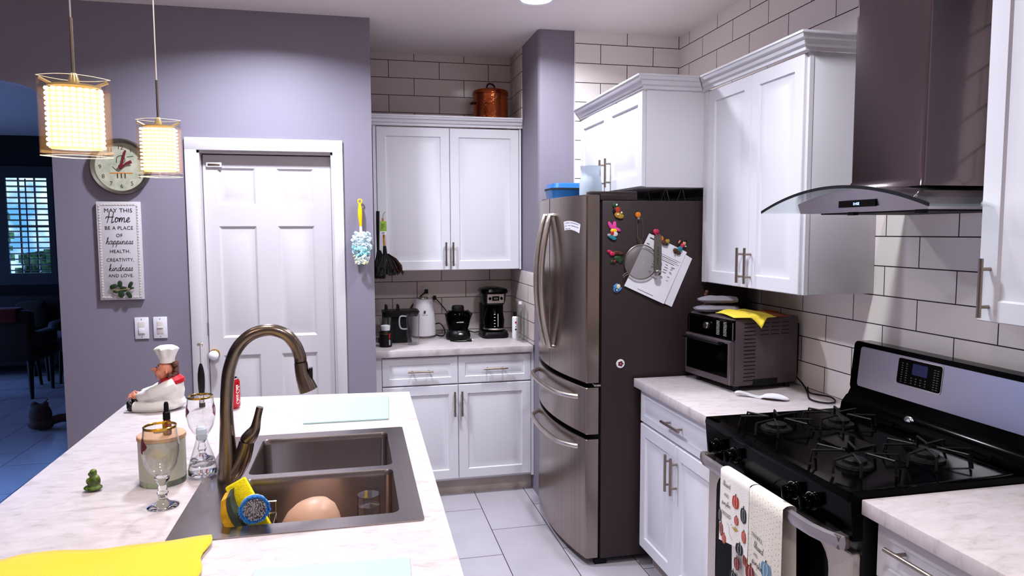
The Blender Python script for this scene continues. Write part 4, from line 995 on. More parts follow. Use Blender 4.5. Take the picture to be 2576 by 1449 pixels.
g = G('sugar'); g.lathe([(0, .1), (.0262, .1), (.029, .128), (.02, .131), (0, .13)], (.170, 4.30, KZ), 20); obj('powder', g, cu_)
# pitcher
pc = thing('pitcher', 'clear plastic pitcher with a handle in front of the white blender', 'pitcher', (.338, 4.34, KZ))
g = G('glass_thin'); g.lathe([(0, 0), (.033, 0), (.035, .01), (.042, .190), (.040, .190), (.0335, .012), (0, .006)], (.338, 4.34, KZ), 28); obj('body', g, pc)
g = G('frosted'); g.tube(spline([(.299, 4.34, KZ+.175), (.270, 4.34, KZ+.178), (.257, 4.34, KZ+.165), (.257, 4.34, KZ+.12), (.270, 4.34, KZ+.10), (.302, 4.34, KZ+.098)], 5), .0045, 8); obj('handle', g, pc)
# white blender
wb = thing('blender_base', 'tall white blender base standing below the wall outlet', 'blender', (.432, 4.655, KZ))
g = G('white_plastic'); g.lathe([(0, .012), (.079, .012), (.080, .03), (.077, .11), (.071, .17), (.063, .235), (.060, .250), (.05, .252), (0, .252)], (.432, 4.655, KZ), 36); b_ = obj('body', g, wb)
g = G('steel'); g.lathe([(0, 0), (.076, 0), (.080, .004), (.080, .013), (0, .013)], (.432, 4.655, KZ), 36); obj('foot_ring', g, wb)
g = G('ink'); g.box(.429, .433, 4.578, 4.586, KZ+.165, KZ+.180).box(.436, .440, 4.578, 4.586, KZ+.165, KZ+.180).box(.429, .440, 4.578, 4.586, KZ+.163, KZ+.168); g.m('nickel').ribbon([(-.02, 0), (.02, 0)], .002, V3(.434, 4.5795, KZ+.152), X3, Z3); obj('logo', g, b_)
g = G('chrome'); g.lathe([(0, .251), (.035, .251), (.035, .262), (0, .262)], (.432, 4.655, KZ), 28); obj('drive_collar', g, wb)
g = G('black'); g.tube(spline([(.505, 4.69, .99), (.54, 4.66, 1.00), (.565, 4.64, .97), (.57, 4.63, .935), (.55, 4.63, .9195), (.52, 4.68, .9195), (.49, 4.70, .93)], 6), .004, 8); obj('power_cord', g, wb)
# bullet blender
bl_ = thing('compact_blender', 'black compact blender base with a silver base dome on the far counter', 'blender', (.640, 4.50, KZ))
g = G('black'); g.lathe([(0, 0), (.082, 0), (.090, .006), (.092, .03), (.085, .05), (.072, .062), (0, .062)], (.640, 4.50, KZ), 36); b_ = obj('base', g, bl_)
g = G('black_gloss'); g.lathe([(.070, .06), (.082, .09), (.091, .13), (.090, .16), (.078, .178), (.062, .185), (0, .185)], (.640, 4.50, KZ), 36); obj('body', g, bl_)
g = G('black_matte'); g.lathe([(.045, .184), (.046, .205), (.04, .218), (0, .22)], (.640, 4.50, KZ), 12); g.tube([(.56, 4.47, KZ+.13), (.545, 4.46, KZ+.165), (.575, 4.48, KZ+.185)], .008, 8); g.tube([(.72, 4.47, KZ+.13), (.735, 4.46, KZ+.165), (.705, 4.48, KZ+.185)], .008, 8); obj('cup_latch', g, bl_)
g = G('steel_b'); g.ball((.645, 4.422, KZ+.038), (.026, .012, .012), 14); obj('front_badge', g, b_, label='silver dome on the base')
g = G('label_white'); caps(g, 'nutribullet', .009, V3(.643, 4.4085, KZ+.115), X3, Z3); obj('logo', g, bl_, label='small white logo lettering')
g = G('black'); g.tube(spline([(.570, 4.40, .9195), (.60, 4.36, .9195), (.64, 4.345, .9195), (.68, 4.345, .9195)], 5), .0035, 8); g.cyl((.68, 4.345, .9255), (.715, 4.35, .9255), .007, .010).m('nickel').cyl((.715, 4.345, .928), (.727, 4.345, .928), .0015, n=6).cyl((.715, 4.355, .928), (.727, 4.355, .928), .0015, n=6)
obj('power_cord', g, bl_, label='black cord with its unplugged plug lying in front')
bl_.scale = (.88, .88, 1)
# coffee maker
cm = thing('coffee_maker', 'black drip coffee maker with silver control panel at the right of the far counter', 'coffee maker', (.885, 4.56, KZ))
cx = .885
g = G('black'); g.rings([rrect(cx-.100, cx+.100, 4.455, 4.68, .045, KZ), rrect(cx-.102, cx+.102, 4.452, 4.68, .045, KZ+.02), rrect(cx-.094, cx+.094, 4.46, 4.68, .045, KZ+.04)]); obj('base', g, cm)
g = G('black'); g.rings([rrect(cx-.092, cx+.092, 4.60, 4.68, .02, KZ+.03), rrect(cx-.090, cx+.090, 4.60, 4.68, .02, KZ+.22)]); obj('tower', g, cm)
g = G('black'); g.rings([rrect(cx-.080, cx+.080, 4.50, 4.68, .05, KZ+.215), rrect(cx-.088, cx+.088, 4.485, 4.68, .05, KZ+.25), rrect(cx-.092, cx+.092, 4.48, 4.68, .05, KZ+.29)]); hs = obj('brew_head', g, cm)
g = G('black_gloss'); g.rings([rrect(cx-.100, cx+.100, 4.475, 4.685, .05, KZ+.29), rrect(cx-.103, cx+.103, 4.47, 4.685, .05, KZ+.302), rrect(cx-.095, cx+.095, 4.48, 4.68, .05, KZ+.318), rrect(cx-.05, cx+.05, 4.51, 4.65, .04, KZ+.327)]); obj('lid', g, cm)
g = G('steel_b'); g.prism([(4.482, KZ+.228), (4.50, KZ+.228), (4.495, KZ+.286), (4.474, KZ+.286)], 'x', cx-.062, cx+.062); fp = obj('control_panel', g, cm)
g = G('black_gloss'); g.box(cx-.026, cx+.026, 4.472, 4.477, KZ+.245, KZ+.273); [g.cyl((cx+s, 4.480, KZ+.258), (cx+s, 4.471, KZ+.259), .010) for s in (-.044, .044)]
g.m('nickel').box(cx-.016, cx+.016, 4.470, 4.4725, KZ+.252, KZ+.266); obj('display', g, fp)
g = G('black_gloss'); g.lathe([(0, .001), (.062, .001), (.075, .02), (.080, .07), (.070, .12), (.055, .145), (.054, .16), (0, .162)], (cx, 4.545, KZ+.04), 32); cf_ = obj('carafe', g, cm, label='dark glass carafe')
g = G('steel_b'); g.lathe([(.0785, .012), (.0800, .014), (.0800, .020), (.0785, .022)], (cx, 4.545, KZ+.04), 32); g.m('label_white').ribbon([(.014, 0), (.014, .085)], .003, V3(cx, 4.4635, KZ+.075), X3, Z3)
for k in range(5): g.box(cx-.016, cx-.006, 4.4635, 4.465, KZ+.075+.02*k, KZ+.0785+.02*k)
obj('fill_scale', g, cf_)
g = G('black'); g.tube(spline([(.470, YB-.034, 1.160), (.52, YB-.020, 1.11), (.57, YB-.03, 1.055), (.63, YB-.04, 1.00), (.70, YB-.06, .95), (.76, YB-.05, .925), (.80, 4.70, .93)], 6), .0035, 8); g.box(.450, .474, YB-.032, YB-.007, 1.150, 1.178, .004); obj('power_cord', g, cm)
cm.scale = (.87, 1, 1)
# bottles at the alcove right
bt = thing('spray_bottle', 'slim white-labelled bottle with a dark cap at the right end of the far counter', 'bottle', (1.005, 4.44, KZ))
g = G('label_white'); g.lathe([(0, 0), (.019, 0), (.020, .006), (.020, .135), (.012, .145), (0, .145)], (1.005, 4.44, KZ), 20); b_ = obj('body', g, bt)
g = G('black'); g.lathe([(0, .145), (.013, .145), (.013, .172), (0, .172)], (1.005, 4.44, KZ), 16); obj('cap', g, bt)
g = G('red'); g.box(1.000, 1.010, 4.4185, 4.4195, KZ+.10, KZ+.112).m('navy').lathe([(0, 0), (.006, 0), (.006, .001), (0, .001)], (1.005, 4.4196, KZ+.06), 14, Matrix.Rotation(math.radians(90), 4, 'X')); g.lathe([(0, 0), (.003, 0), (.003, .001), (0, .001)], (1.005, 4.4196, KZ+.078), 12, Matrix.Rotation(math.radians(90), 4, 'X')); obj('label', g, b_)
b2 = thing('water_bottle', 'clear bottle with a white cap standing in front of the tiled alcove end', 'bottle', (1.020, 4.34, KZ))
g = G('glass_thin'); g.lathe([(0, .002), (.024, .002), (.026, .008), (.026, .17), (.018, .20), (.010, .22), (.010, .235), (.0085, .235), (.0085, .218), (.0165, .198), (.0245, .168), (.0245, .01), (0, .006)], (1.018, 4.34, KZ), 24); obj('body', g, b2)
g = G('white_plastic'); g.lathe([(0, .232), (.012, .232), (.012, .25), (0, .25)], (1.018, 4.34, KZ), 16); obj('cap', g, b2)
b3 = thing('glass_bottle', 'clear square-shouldered empty bottle at the front corner of the far counter', 'bottle', (1.018, 4.25, KZ))
g = G('glass_thin'); g.lathe([(0, .002), (.020, .002), (.022, .008), (.022, .19), (.012, .205), (.012, .225), (.0105, .225), (.0105, .204), (.0205, .188), (.0205, .01), (0, .006)], (1.024, 4.268, KZ), 24); obj('body', g, b3)
# ================================================================ things on the island
IZ = .9155
cf = thing('chef_figurine', 'white-coated chef figurine with tall hat and red scarf sitting on the island corner', 'figurine', (-.75, 2.97, IZ))
y0 = 2.97
g = G('coat_clay'); g.ball((-.722, y0, .985), (.052, .050, .062), 20).ball((-.712, y0, 1.012), (.040, .047, .032), 16).ball((-.735, y0, .938), (.072, .056, .0215), 20).ball((-.700, y0, .945), (.030, .05, .03), 14).ball((-.765, y0, .956), (.056, .046, .046), 16)
for s in (-1, 1):
    g.tube(spline([(-.700, y0+s*.030, 1.018), (-.745, y0+s*.046, 1.000), (-.790, y0+s*.040, .984), (-.832, y0+s*.022, .972)], 4), [.026]*4+[.024]*4+[.020]*4+[.017], 12)
    g.tube(spline([(-.715, y0+s*.03, .936), (-.77, y0+s*.042, .932), (-.815, y0+s*.036, .932), (-.848, y0+s*.026, .934)], 4), [.022]*13, 12)
g.ball((-.848, y0-.020, .934), (.013, .016, .017), 12).ball((-.715, y0-.040, .931), (.03, .02, .0125), 12)
obj('coat_body', g, cf, remesh=.0035)
g = G('shoe_clay')
for s in (-1, 1): g.ball((-.862, y0+s*.030, .935), (.013, .014, .020), 12).ball((-.866, y0+s*.030, .948), (.010, .012, .013), 12)
obj('shoes', g, cf, remesh=.003)
g = G('skin_clay')
for s in (-1, 1):
    g.ball((-.848, y0+s*.018, .974), (.013, .010, .012), 12)
    for k in range(4): g.tube([(-.856, y0+s*(.010+.005*k), .980-.002*k), (-.866, y0+s*(.009+.005*k), .981-.003*k), (-.871, y0+s*(.010+.004*k), .973-.003*k)], .0032, 6)
    g.tube([(-.848, y0+s*.012, .982), (-.856, y0+s*.008, .990)], .0035, 6)
obj('hands', g, cf)
g = G('skin_clay'); g.ball((-.739, y0, 1.072), (.030, .029, .034), 20).ball((-.748, y0, 1.050), (.024, .025, .020), 16).ball((-.762, y0, 1.044), (.013, .016, .012), 12).ball((-.768, y0, 1.064), (.012, .011, .012), 12)
g.ball((-.778, y0, 1.073), (.011, .008, .0075), 12).ball((-.785, y0, 1.074), (.006, .006, .006), 10).ball((-.757, y0-.020, 1.060), (.014, .010, .012), 12).ball((-.757, y0+.020, 1.060), (.014, .010, .012), 12).ball((-.727, y0-.030, 1.066), (.006, .005, .010), 10).ball((-.727, y0+.030, 1.066), (.006, .005, .010), 10)
hd_ = obj('head', g, cf, remesh=.0028)
g = G('ink')
for s in (-1, 1): g.ball((-.7675, y0+s*.013, 1.083), (.002, .0028, .0028), 8)
g.m('hair_clay').tube([(-.757, y0-.020, 1.089), (-.7605, y0-.013, 1.092), (-.763, y0-.005, 1.090)], .002, 6).tube([(-.757, y0+.020, 1.089), (-.7605, y0+.013, 1.092), (-.763, y0+.005, 1.090)], .002, 6)
g.m('red').tube([(-.772, y0-.009, 1.052), (-.775, y0, 1.050), (-.772, y0+.009, 1.052)], .0018, 6); obj('face_features', g, hd_)
g = G('hair_clay'); random.seed(2)
for k in range(26):
    a = random.uniform(-1.5, 1.5); z = random.uniform(1.048, 1.096); g.ball((-.722+.024*math.cos(a), y0+.030*math.sin(a), z), .0105, 8)
obj('hair', g, cf)
g = G('red'); M = Matrix.Rotation(math.radians(-14), 4, 'Y')
g.lathe([(.022, .016), (.038, .012), (.050, -.004), (.049, -.018), (.034, -.008), (.022, 0)], (-.720, y0, 1.029), 28, M, 1, .95); obj('scarf', g, cf)
g = G('coat_clay'); R = []
for (r, z, wv) in ((.0285, 0, 0), (.0295, .004, 0), (.028, .012, 0), (.0300, .022, .05), (.034, .034, .08), (.0385, .046, .10), (.043, .054, .10), (.038, .061, .09), (.026, .067, .05), (.010, .069, 0)):
    R.append([Vector((-.731+r*(1+wv*math.cos(7*t))*math.cos(t), y0+r*.95*(1+wv*math.cos(7*t))*math.sin(t), 1.099+z)) for t in [2*math.pi*k/42 for k in range(42)]])
g.rings(R); obj('chef_hat', g, cf, sharp=60)
cf.location.z += .0012
# milk frother
ft = thing('milk_frother', 'black handheld milk frother standing upright in its stand near the can', 'frother', (-.607, 2.96, IZ))
g = G('black'); g.lathe([(0, .05), (.0095, .05), (.0125, .075), (.0135, .11), (.0128, .135), (.009, .16), (.004, .176), (0, .178)], (-.606, 2.96, IZ), 20); obj('handle', g, ft)
g = G('chrome'); g.lathe([(0, .0), (.0105, 0), (.011, .05), (.0, .05)], (-.606, 2.96, IZ), 20); g.m('black').lathe([(.0112, .002), (.0115, .003), (.0115, .018), (.0112, .019)], (-.606, 2.96, IZ), 20); obj('stand', g, ft)
g = G('nickel'); g.cyl((-.606, 2.96, IZ+.176), (-.606, 2.96, IZ+.252), .0012, n=8)
for k in range(3): g.tube([Vector((-.606+.009*math.cos(t), 2.96+.009*math.sin(t), IZ+.252+.003*math.sin(6*t)+.003*(k-1))) for t in [2*math.pi*i/18 for i in range(19)]], .0012, 6)
obj('whisk', g, ft)
# cola can
cn_ = thing('soda_can', 'red cola can with white script lettering behind the faucet', 'can', (-.489, 2.92, IZ))
cc = Vector((-.489, 2.92, IZ))
g = G('red_can'); g.lathe([(0, .004), (.024, .004), (.026, 0), (.033, .010), (.033, .106), (.0275, .118), (0, .118)], cc, 36); b_ = obj('body', g, cn_)
g = G('chrome'); g.lathe([(.0275, .117), (.0285, .121), (.0265, .122), (.025, .118), (0, .118)], cc, 32); g.box(cc.x-.005, cc.x+.005, cc.y-.012, cc.y+.004, IZ+.1195, IZ+.1215, .0005); obj('lid', g, cn_)
g = G('label_white'); cyl_ = lambda a0: (lambda x, y: Vector((cc.x+.0333*math.sin(a0+y/.033), cc.y-.0333*math.cos(a0+y/.033), IZ+.058+x)))
script(g, 'Coca-Cola', .0085, cyl_(.75), None, None, .0020); script(g, 'Coca-Cola', .0085, cyl_(-1.15), None, None, .0020); obj('lettering', g, b_, recalc=False, label='white script lettering')
# goblets
def goblet(cx, cy, s, label, leaves, seed):
    t = thing('wine_glass', label, 'wine glass', (cx, cy, IZ), 'gold-rimmed wine glasses')
    c = Vector((cx, cy, IZ))
    out = [(.0130, .074), (.017, .079), (.028, .092), (.038, .112), (.0435, .140), (.0440, .160), (.0405, .190), (.0385, .208)]
    inn = [(.0375, .208), (.0395, .190), (.0428, .160), (.0423, .140), (.0368, .113), (.0268, .095), (.015, .084), (0, .080)]
    g = G('glass'); g.lathe([(r*s, z*s) for r, z in out+inn], c, 40); bw_ = obj('bowl', g, t)
    g = G('glass_solid'); g.lathe([(r*s, z*s) for r, z in [(0, 0), (.037, 0), (.0375, .002), (.030, .006), (.016, .012), (.0095, .020), (.0105, .028), (.0140, .036), (.0105, .046), (.0090, .056), (.0135, .064), (.0175, .071), (.0175, .077), (.010, .079), (0, .0795)]], c, 40); obj('stem', g, t)
    g = G('gold'); g.lathe([(.0388*s, .203*s), (.0392*s, .208*s), (.0380*s, .2095*s), (.0370*s, .208*s), (.0376*s, .203*s)], c, 40); obj('gold_rim', g, t, label='gold painted rim')
    g = G('leaf_red')
    for a in leaves:
        vs = []
        for k in range(13):
            q = 2*math.pi*k/13; u = .016*math.cos(q)*(1+.3*math.cos(3*q)); v = .018*math.sin(q)*(1+.3*math.cos(4*q)); z = .165+v
            r = .0442 if z < .16 else .0442-.0035*(z-.16)/.03
            r += .0004; vs.append(c+Vector((r*s*math.cos(a+u/.043), r*s*math.sin(a+u/.043), z*s)))
        g.poly(vs)
    obj('leaf_decals', g, t, label='dark red painted leaves')
goblet(-.489, 1.892, 1.0, 'clear gold-rimmed wine glass in front of the candle jar, nearest the camera', (math.radians(214),), 1)
goblet(-.470, 2.270, .945, 'clear gold-rimmed wine glass behind the glass flask', (math.radians(206), math.radians(-8)), 2)
# candle jar
cd_ = thing('candle_jar', 'cream frosted candle jar with a wooden lid on the island', 'candle jar', (-.536, 2.088, IZ))
c = Vector((-.536, 2.088, IZ))
g = G('green_glass'); g.lathe([(0, 0), (.058, 0), (.060, .004), (.060, .016), (0, .016)], c, 40); obj('glass_base', g, cd_, label='thick green tinted glass bottom')
g = G('frost'); g.lathe([(0, .016), (.060, .016), (.0605, .124), (.057, .124), (.0565, .118), (0, .118)], c, 40); obj('jar', g, cd_, label='frosted cream jar wall')
g = G('wood_lid'); g.lathe([(0, .119), (.056, .119), (.056, .125), (.0625, .125), (.0625, .135), (.060, .137), (0, .137)], c, 40)
g.m('brown').lathe([(0, .137), (.014, .137), (.014, .1376), (0, .1376)], c+Vector((-.01, .012, 0)), 20); obj('lid', g, cd_, label='light wooden lid')
db = thing('dropper_bottle', 'small amber dropper bottle with black cap standing on the candle lid', 'bottle', (-.516, 2.068, IZ+.138))
c = Vector((-.516, 2.068, IZ+.138))
g = G('amber'); g.lathe([(0, 0), (.0105, 0), (.0115, .002), (.0115, .034), (.007, .042), (.006, .048), (0, .048)], c, 24); obj('bottle', g, db)
g = G('black'); g.lathe([(0, .042), (.0095, .042), (.0095, .062), (.0065, .064), (.0060, .085), (.004, .091), (0, .092)], c, 20); obj('dropper_cap', g, db)
fk = thing('glass_flask', 'clear conical glass flask with a pale stopper beside the faucet', 'flask', (-.436, 2.105, IZ))
c = Vector((-.436, 2.105, IZ))
g = G('glass'); g.lathe([(0, 0), (.032, 0), (.040, .008), (.0405, .022), (.030, .06), (.018, .098), (.0135, .118), (.0135, .126), (.0120, .126), (.0120, .117), (.0165, .097), (.0285, .06), (.0388, .022), (.038, .010), (.030, .003), (0, .003)], c, 40); obj('body', g, fk)
g = G('frosted'); g.lathe([(0, .105), (.0105, .107), (.0115, .122), (.0145, .124), (.0145, .138), (.010, .144), (0, .145)], c, 24); obj('stopper', g, fk)
g = G('water'); g.lathe([(0, .0035), (.030, .0036), (.0375, .010), (.0385, .022), (.0345, .036), (0, .036)], c, 32); obj('water', g, fk)
# little green figure
g = G('jade'); x, y = -.702, 2.052
g.ball((x, y, IZ+.009), (.024, .018, .009), 14).ball((x+.004, y, IZ+.026), (.0155, .014, .020), 14).ball((x+.002, y, IZ+.050), (.0095, .010, .0105), 12).ball((x-.010, y, IZ+.027), (.007, .009, .010), 10).ball((x-.006, y, IZ+.046), (.006, .006, .006), 8)
tag(obj('green_figurine', g, remesh=.0015), 'small translucent green seated figurine alone on the left of the island top', 'figurine')
# yellow cloth
g = G('yellow_cloth'); nx, ny = 46, 22
edge_far = lambda u: 1.600+.042*min(1, u*7)+.004*math.sin(u*9)+.012*u*u
for lift in (0,):
    V_ = []
    for i in range(nx+1):
        row = []
        u = i/nx
        for j in range(ny+1):
            v = j/ny; x = -.775+.445*u+.018*v*u+.02*math.sin(v*5)*(1-u); ye = edge_far(u); y = ye-(ye-1.18)*v
            z = .9195+.002*math.sin(7*u+3*v)*math.sin(5*v+1)+.0012*math.sin(19*u+2)+.003*math.exp(-40*v*v)
            z = max(z, .9165)
            if i == nx: x += .006*math.sin(v*22)
            row.append(g.bm.verts.new((x, y, z)))
        V_.append(row)
    for i in range(nx):
        for j in range(ny): g.face([V_[i][j], V_[i][j+1], V_[i+1][j+1], V_[i+1][j]])
o = obj('dish_cloth', g, sharp=180, recalc=False); sd = o.modifiers.new('thickness', 'SOLIDIFY'); sd.thickness = .003; sd.offset = 1
tag(o, 'bright yellow dish cloth spread on the island in the lower left corner', 'cloth')
# ---- in the sink
g = G('tan'); Mx = Matrix.Rotation(math.radians(-14), 4, 'Y')
c = Vector((-.140, 1.895, .700)); R = []
for (r, z) in ((.080, .004), (.086, .020), (.087, .080), (.083, .120), (.074, .150), (.062, .174), (.042, .192), (.020, .200), (.001, .202)):
    R.append([c+Vector((r*1.0*math.cos(t)+.07*z, r*.9*math.sin(t), z*(1+.05*math.cos(t)*(z/.15)*(r/.087)))) for t in [2*math.pi*k/40 for k in range(40)]])
g.rings(R); bo = obj('bowl', g); tag(bo, 'tan bowl turned upside down in the near sink bowl', 'bowl')
tu = thing('glass_tumbler', 'clear glass tumbler standing upside down in the right of the near sink bowl', 'glass', (.040, 1.93, .702))
g = G('glass'); g.lathe([(0, .187), (.030, .187), (.0315, .183), (.0355, 0), (.034, 0), (.0300, .158), (0, .162)], (.022, 1.93, .702), 32); obj('body', g, tu)
g = G('ceramic'); g.lathe([(0, 0), (.030, 0), (.030, .005), (.036, .188), (.034, .188), (.028, .008), (0, .008)], (-.262, 2.125, .700), 28); tag(obj('cup', g), 'tall white cup tucked in the left corner of the far sink bowl', 'cup')
# sink caddy
cy_ = thing('sink_caddy', 'chrome wire sponge caddy hanging in the corner of the near sink bowl', 'caddy', (-.268, 1.765, .80))
g = G('chrome'); xa, xb, ya, yb = -.306, -.206, 1.728, 1.804
for z in (.868, .908): g.tube([(xa, ya, z), (xb, ya, z), (xb, yb, z), (xa, yb, z), (xa, ya, z)], .0018, 6)
for k in range(7):
    x = xa+(xb-xa)*k/6; g.tube([(x, ya, .908), (x, ya, .838), (x, yb, .838), (x, yb, .908)], .0013, 6)
for k in range(4):
    y = ya+(yb-ya)*k/3; g.tube([(xb, y, .908), (xb, y, .838)], .0013, 6)
g.tube([(xb-.03, yb, .908), (xb-.03, yb, .938), (xb, yb, .938), (xb, yb, .908)], .0018, 6)
obj('wire_basket', g, cy_)
g = G('black'); g.box(xa+.002, xb-.002, ya+.002, yb-.002, .832, .838); obj('drip_tray', g, cy_)
def slab(name, label, M, a, b, t1, m1, t2, m2, cat='sponge'):
    r = thing(name, label, cat, tuple(M.translation))
    g = G(m1); g.box(-a, a, -t1, 0, 0, b, .004, M=M); obj('foam', g, r)
    if m2: g = G(m2); g.box(-a+.001, a-.001, .0002, t2, .001, b-.001, .002, M=M); obj('scouring_pad', g, r, label='dark green scouring pad')
    return r
slab('sponge', 'new bright yellow sponge leaning at the back of the sink caddy', Matrix.Translation((-.236, 1.785, .872)) @ Matrix.Rotation(math.radians(-27), 4, 'Y') @ Matrix.Rotation(math.radians(-8), 4, 'X'), .026, .140, .018, 'sponge', 0, None)
slab('sponge', 'worn yellow sponge with a dark scouring pad at the left of the sink caddy', Matrix.Translation((-.268, 1.765, .862)) @ Matrix.Rotation(math.radians(-30), 4, 'Y') @ Matrix.Rotation(math.radians(68), 4, 'Z'), .026, .108, .0, 'sponge_old', 0, None) if 0 else None
sw = thing('sponge', 'worn yellow sponge with a dark scouring pad at the left of the sink caddy', 'sponge', (-.285, 1.76, .862), 'sponges in the caddy')
del sw['group']
A = lambda u, v: Vector((-.262-.066*u+.012*math.sin(u*3.1), 1.752, .868+.112*u))
def bent(off0, off1, y0_, y1_, mat):
    g = G(mat); R = []
    for k in range(9):
        u = k/8; cx_ = -.250-.062*u-.022*math.sin(u*math.pi); cz_ = .862+.118*u
        n = Vector((.86, 0, .5)); w0 = .5+.5*math.sin(max(.12, min(u, .86))*math.pi); 
        p0 = Vector((cx_, 0, cz_))+n*off0*w0; p1 = Vector((cx_, 0, cz_))+n*off1*w0
        R.append([Vector((p0.x, y0_, p0.z)), Vector((p1.x, y0_, p1.z)), Vector((p1.x, y1_, p1.z)), Vector((p0.x, y1_, p0.z))])
    return g.rings(R)
obj('foam', bent(-.016, .004, 1.730, 1.786, 'sponge_old'), sw, sharp=40)
obj('scouring_pad', bent(.0045, .019, 1.728, 1.788, 'scourer'), sw, sharp=40, label='dark green-grey scouring pad')
br = thing('scrub_brush', 'round blue and white dish brush with grey bristles in the sink caddy', 'brush', (-.240, 1.735, .88))
bc = Vector((-.249, 1.742, .948)); dn = Vector((.16, -.95, .02)).normalized(); MB_ = dn.to_track_quat('Z', 'Y').to_matrix().to_4x4()
g = G('white_plastic'); g.lathe([(0, -.022), (.018, -.020), (.030, -.012), (.033, -.004), (.033, .0), (0, .0)], bc, 14, MB_); obj('brush_cap', g, br)
random.seed(4); g = G('blue_brush'); 
for k in range(60):
    a = 2*math.pi*k/60; rr = .0305; p = MB_ @ Vector((rr*math.cos(a), rr*math.sin(a), 0)); q = MB_ @ Vector(((rr+.002+.004*random.random())*math.cos(a), (rr+.003*random.random())*math.sin(a), .016)); g.cyl(bc+p, bc+q, .0026, .0018, 6)
g.m('blue_brush').lathe([(.026, 0), (.032, 0), (.031, .010), (.026, .010)], bc, 24, MB_); obj('blue_bristles', g, br)
g = G('bristle')
for k in range(190):
    a = random.random()*6.28; rr = .025*random.random()**.5; g.cyl(bc+(MB_ @ Vector((rr*math.cos(a), rr*math.sin(a), 0))), bc+(MB_ @ Vector((rr*1.05*math.cos(a), rr*1.05*math.sin(a), .014+.005*random.random()))), .0013, .0009, 4)
obj('grey_bristles', g, br)
# ================================================================ dish towels on the oven handle
def pumpkin(g, F, cx, cz, w_, h_, mat, line='label_white', rot=0):
    def E(a, b, ox, rx, ry, d, m):
        g.m(m); pts = []
        for k in range(18):
            t = 2*math.pi*k/18; x = ox+rx*math.cos(t); y = ry*math.sin(t); X = cx+x*math.cos(rot)-y*math.sin(rot); Y = cz+x*math.sin(rot)+y*math.cos(rot)
            pts.append(F(X, Y, d))
        g.poly(pts)
    E(0, 0, -w_*.25, w_*.27, h_*.44, .0006, mat); E(0, 0, w_*.25, w_*.27, h_*.44, .0006, mat); E(0, 0, 0, w_*.30, h_*.5, .0009, mat)
    g.m(line)
    for s in (-1, 1): g.ribbon([(cx+s*w_*.10*(1+math.sin(math.pi*k/8)*1.0)-.35*w_*rot*0, cz-h_*.38+h_*.76*k/8) for k in range(9)], .0012, lambda x, y: F(x, y, .0012), None, None)
    g.m('ink'); g.ribbon([(cx, cz+h_*.48), (cx+w_*.03, cz+h_*.62)], .005, lambda x, y: F(x, y, .0012), None, None)
def towel(name, label, y0, y1, zf, zb, xf, mat, prints, ph):
    t = thing(name, label, 'dish towel', (1.20, (y0+y1)/2, .81), 'pumpkin dish towels on the oven handle')
    g = G(mat); ny = 14; top = .8165
    def fx(y, z):
        k = max(0, min(1, (top-z)/.30)); return xf-.006*k+.006*k*math.sin((y-y0)/(y1-y0)*6.5+ph)
    prof = []
    nz = 14
    cols = []
    for i in range(ny+1):
        y = y0+(y1-y0)*i/ny; col = []
        dz = .016*math.sin(i/ny*3+ph)
        for k in range(nz+1):
            z = zf+dz+(top-.006-zf-dz)*k/nz; col.append(Vector((fx(y, z), y, z)))
        for a in (30, 60, 90, 120, 150): col.append(Vector((1.203-.019*math.cos(math.radians(a)), y, top-.006+.009*math.sin(math.radians(a)))))
        for k in range(nz+1):
            z = top-.006-(top-.006-zb)*k/nz; q = k/nz; col.append(Vector((1.2235+.010*q+.004*q*math.sin(i*.9+ph), y, z)))
        cols.append([g.bm.verts.new(p) for p in col])
    for a, b in zip(cols[:-1], cols[1:]):
        for i in range(len(a)-1): g.face([a[i], a[i+1], b[i+1], b[i]])
    # printed pattern on the front and on the back fall
    F = lambda x, z, d: Vector((fx(-x, z)-.0010-d, -x, z))
    prints(g, F)
    o = obj('cloth', g, t, sharp=180, recalc=False)
    return t
def pr1(g, F):
    f = lambda x, y: F(x, y, .0006)
    def sc(word, x, z, s, p): g.m('ink'); script(g, word, s, (lambda a, b: F(x+a, z+b+a*-.0, .0008)), None, None, p)
    sc('blessed', -2.060, .765, .0085, .0013); sc('pumpkin', -2.058, .702, .0085, .0013)
    g.m('ink'); caps(g, 'AND', .011, (lambda a, b: F(-2.058+a, .732+b, .0008)), None, None); caps(g, 'OBSESSED', .013, (lambda a, b: F(-2.055+a, .668+b, .0008)), None, None, sx=.8)
    for (y, z, w_, h_, m) in ((2.003, .735, .036, .044, 'pumpkin'), (1.957, .708, .034, .052, 'navy'), (1.995, .676, .022, .030, 'pumpkin'), (2.100, .655, .026, .044, 'navy'), (1.952, .640, .026, .040, 'pumpkin'), (2.085, .612, .030, .046, 'pumpkin_dark'), (2.060, .590, .028, .034, 'pumpkin'), (1.975, .590, .038, .040, 'navy')):
        pumpkin(g, F, -y, z, w_, h_, m)
    g.m('pumpkin_gold')
    for k in range(5): g.ribbon([(-2.000, .640), (-2.000+(k-2)*.008, .656-.004*abs(k-2))], .003, f, None, None)
    FB = lambda x, z, d: Vector((1.220-d, -x, z))
    for (y, z, w_, h_, m) in ((2.00, .535, .034, .040, 'pumpkin'), (2.055, .500, .034, .044, 'pumpkin_dark'), (1.985, .505, .030, .046, 'navy'), (2.075, .440, .048, .056, 'navy'), (2.01, .440, .022, .03, 'pumpkin_gold'), (2.04, .37, .04, .045, 'pumpkin')): pumpkin(g, FB, -y, z, w_, h_, m)
    g.m('ink'); g.ribbon(spline([(-2.045, .650), (-2.03, .640), (-2.028, .62), (-2.01, .605)], 4), .001, f, None, None); g.ribbon([(-2.02, .655), (-2.018, .652)], .003, f, None, None)
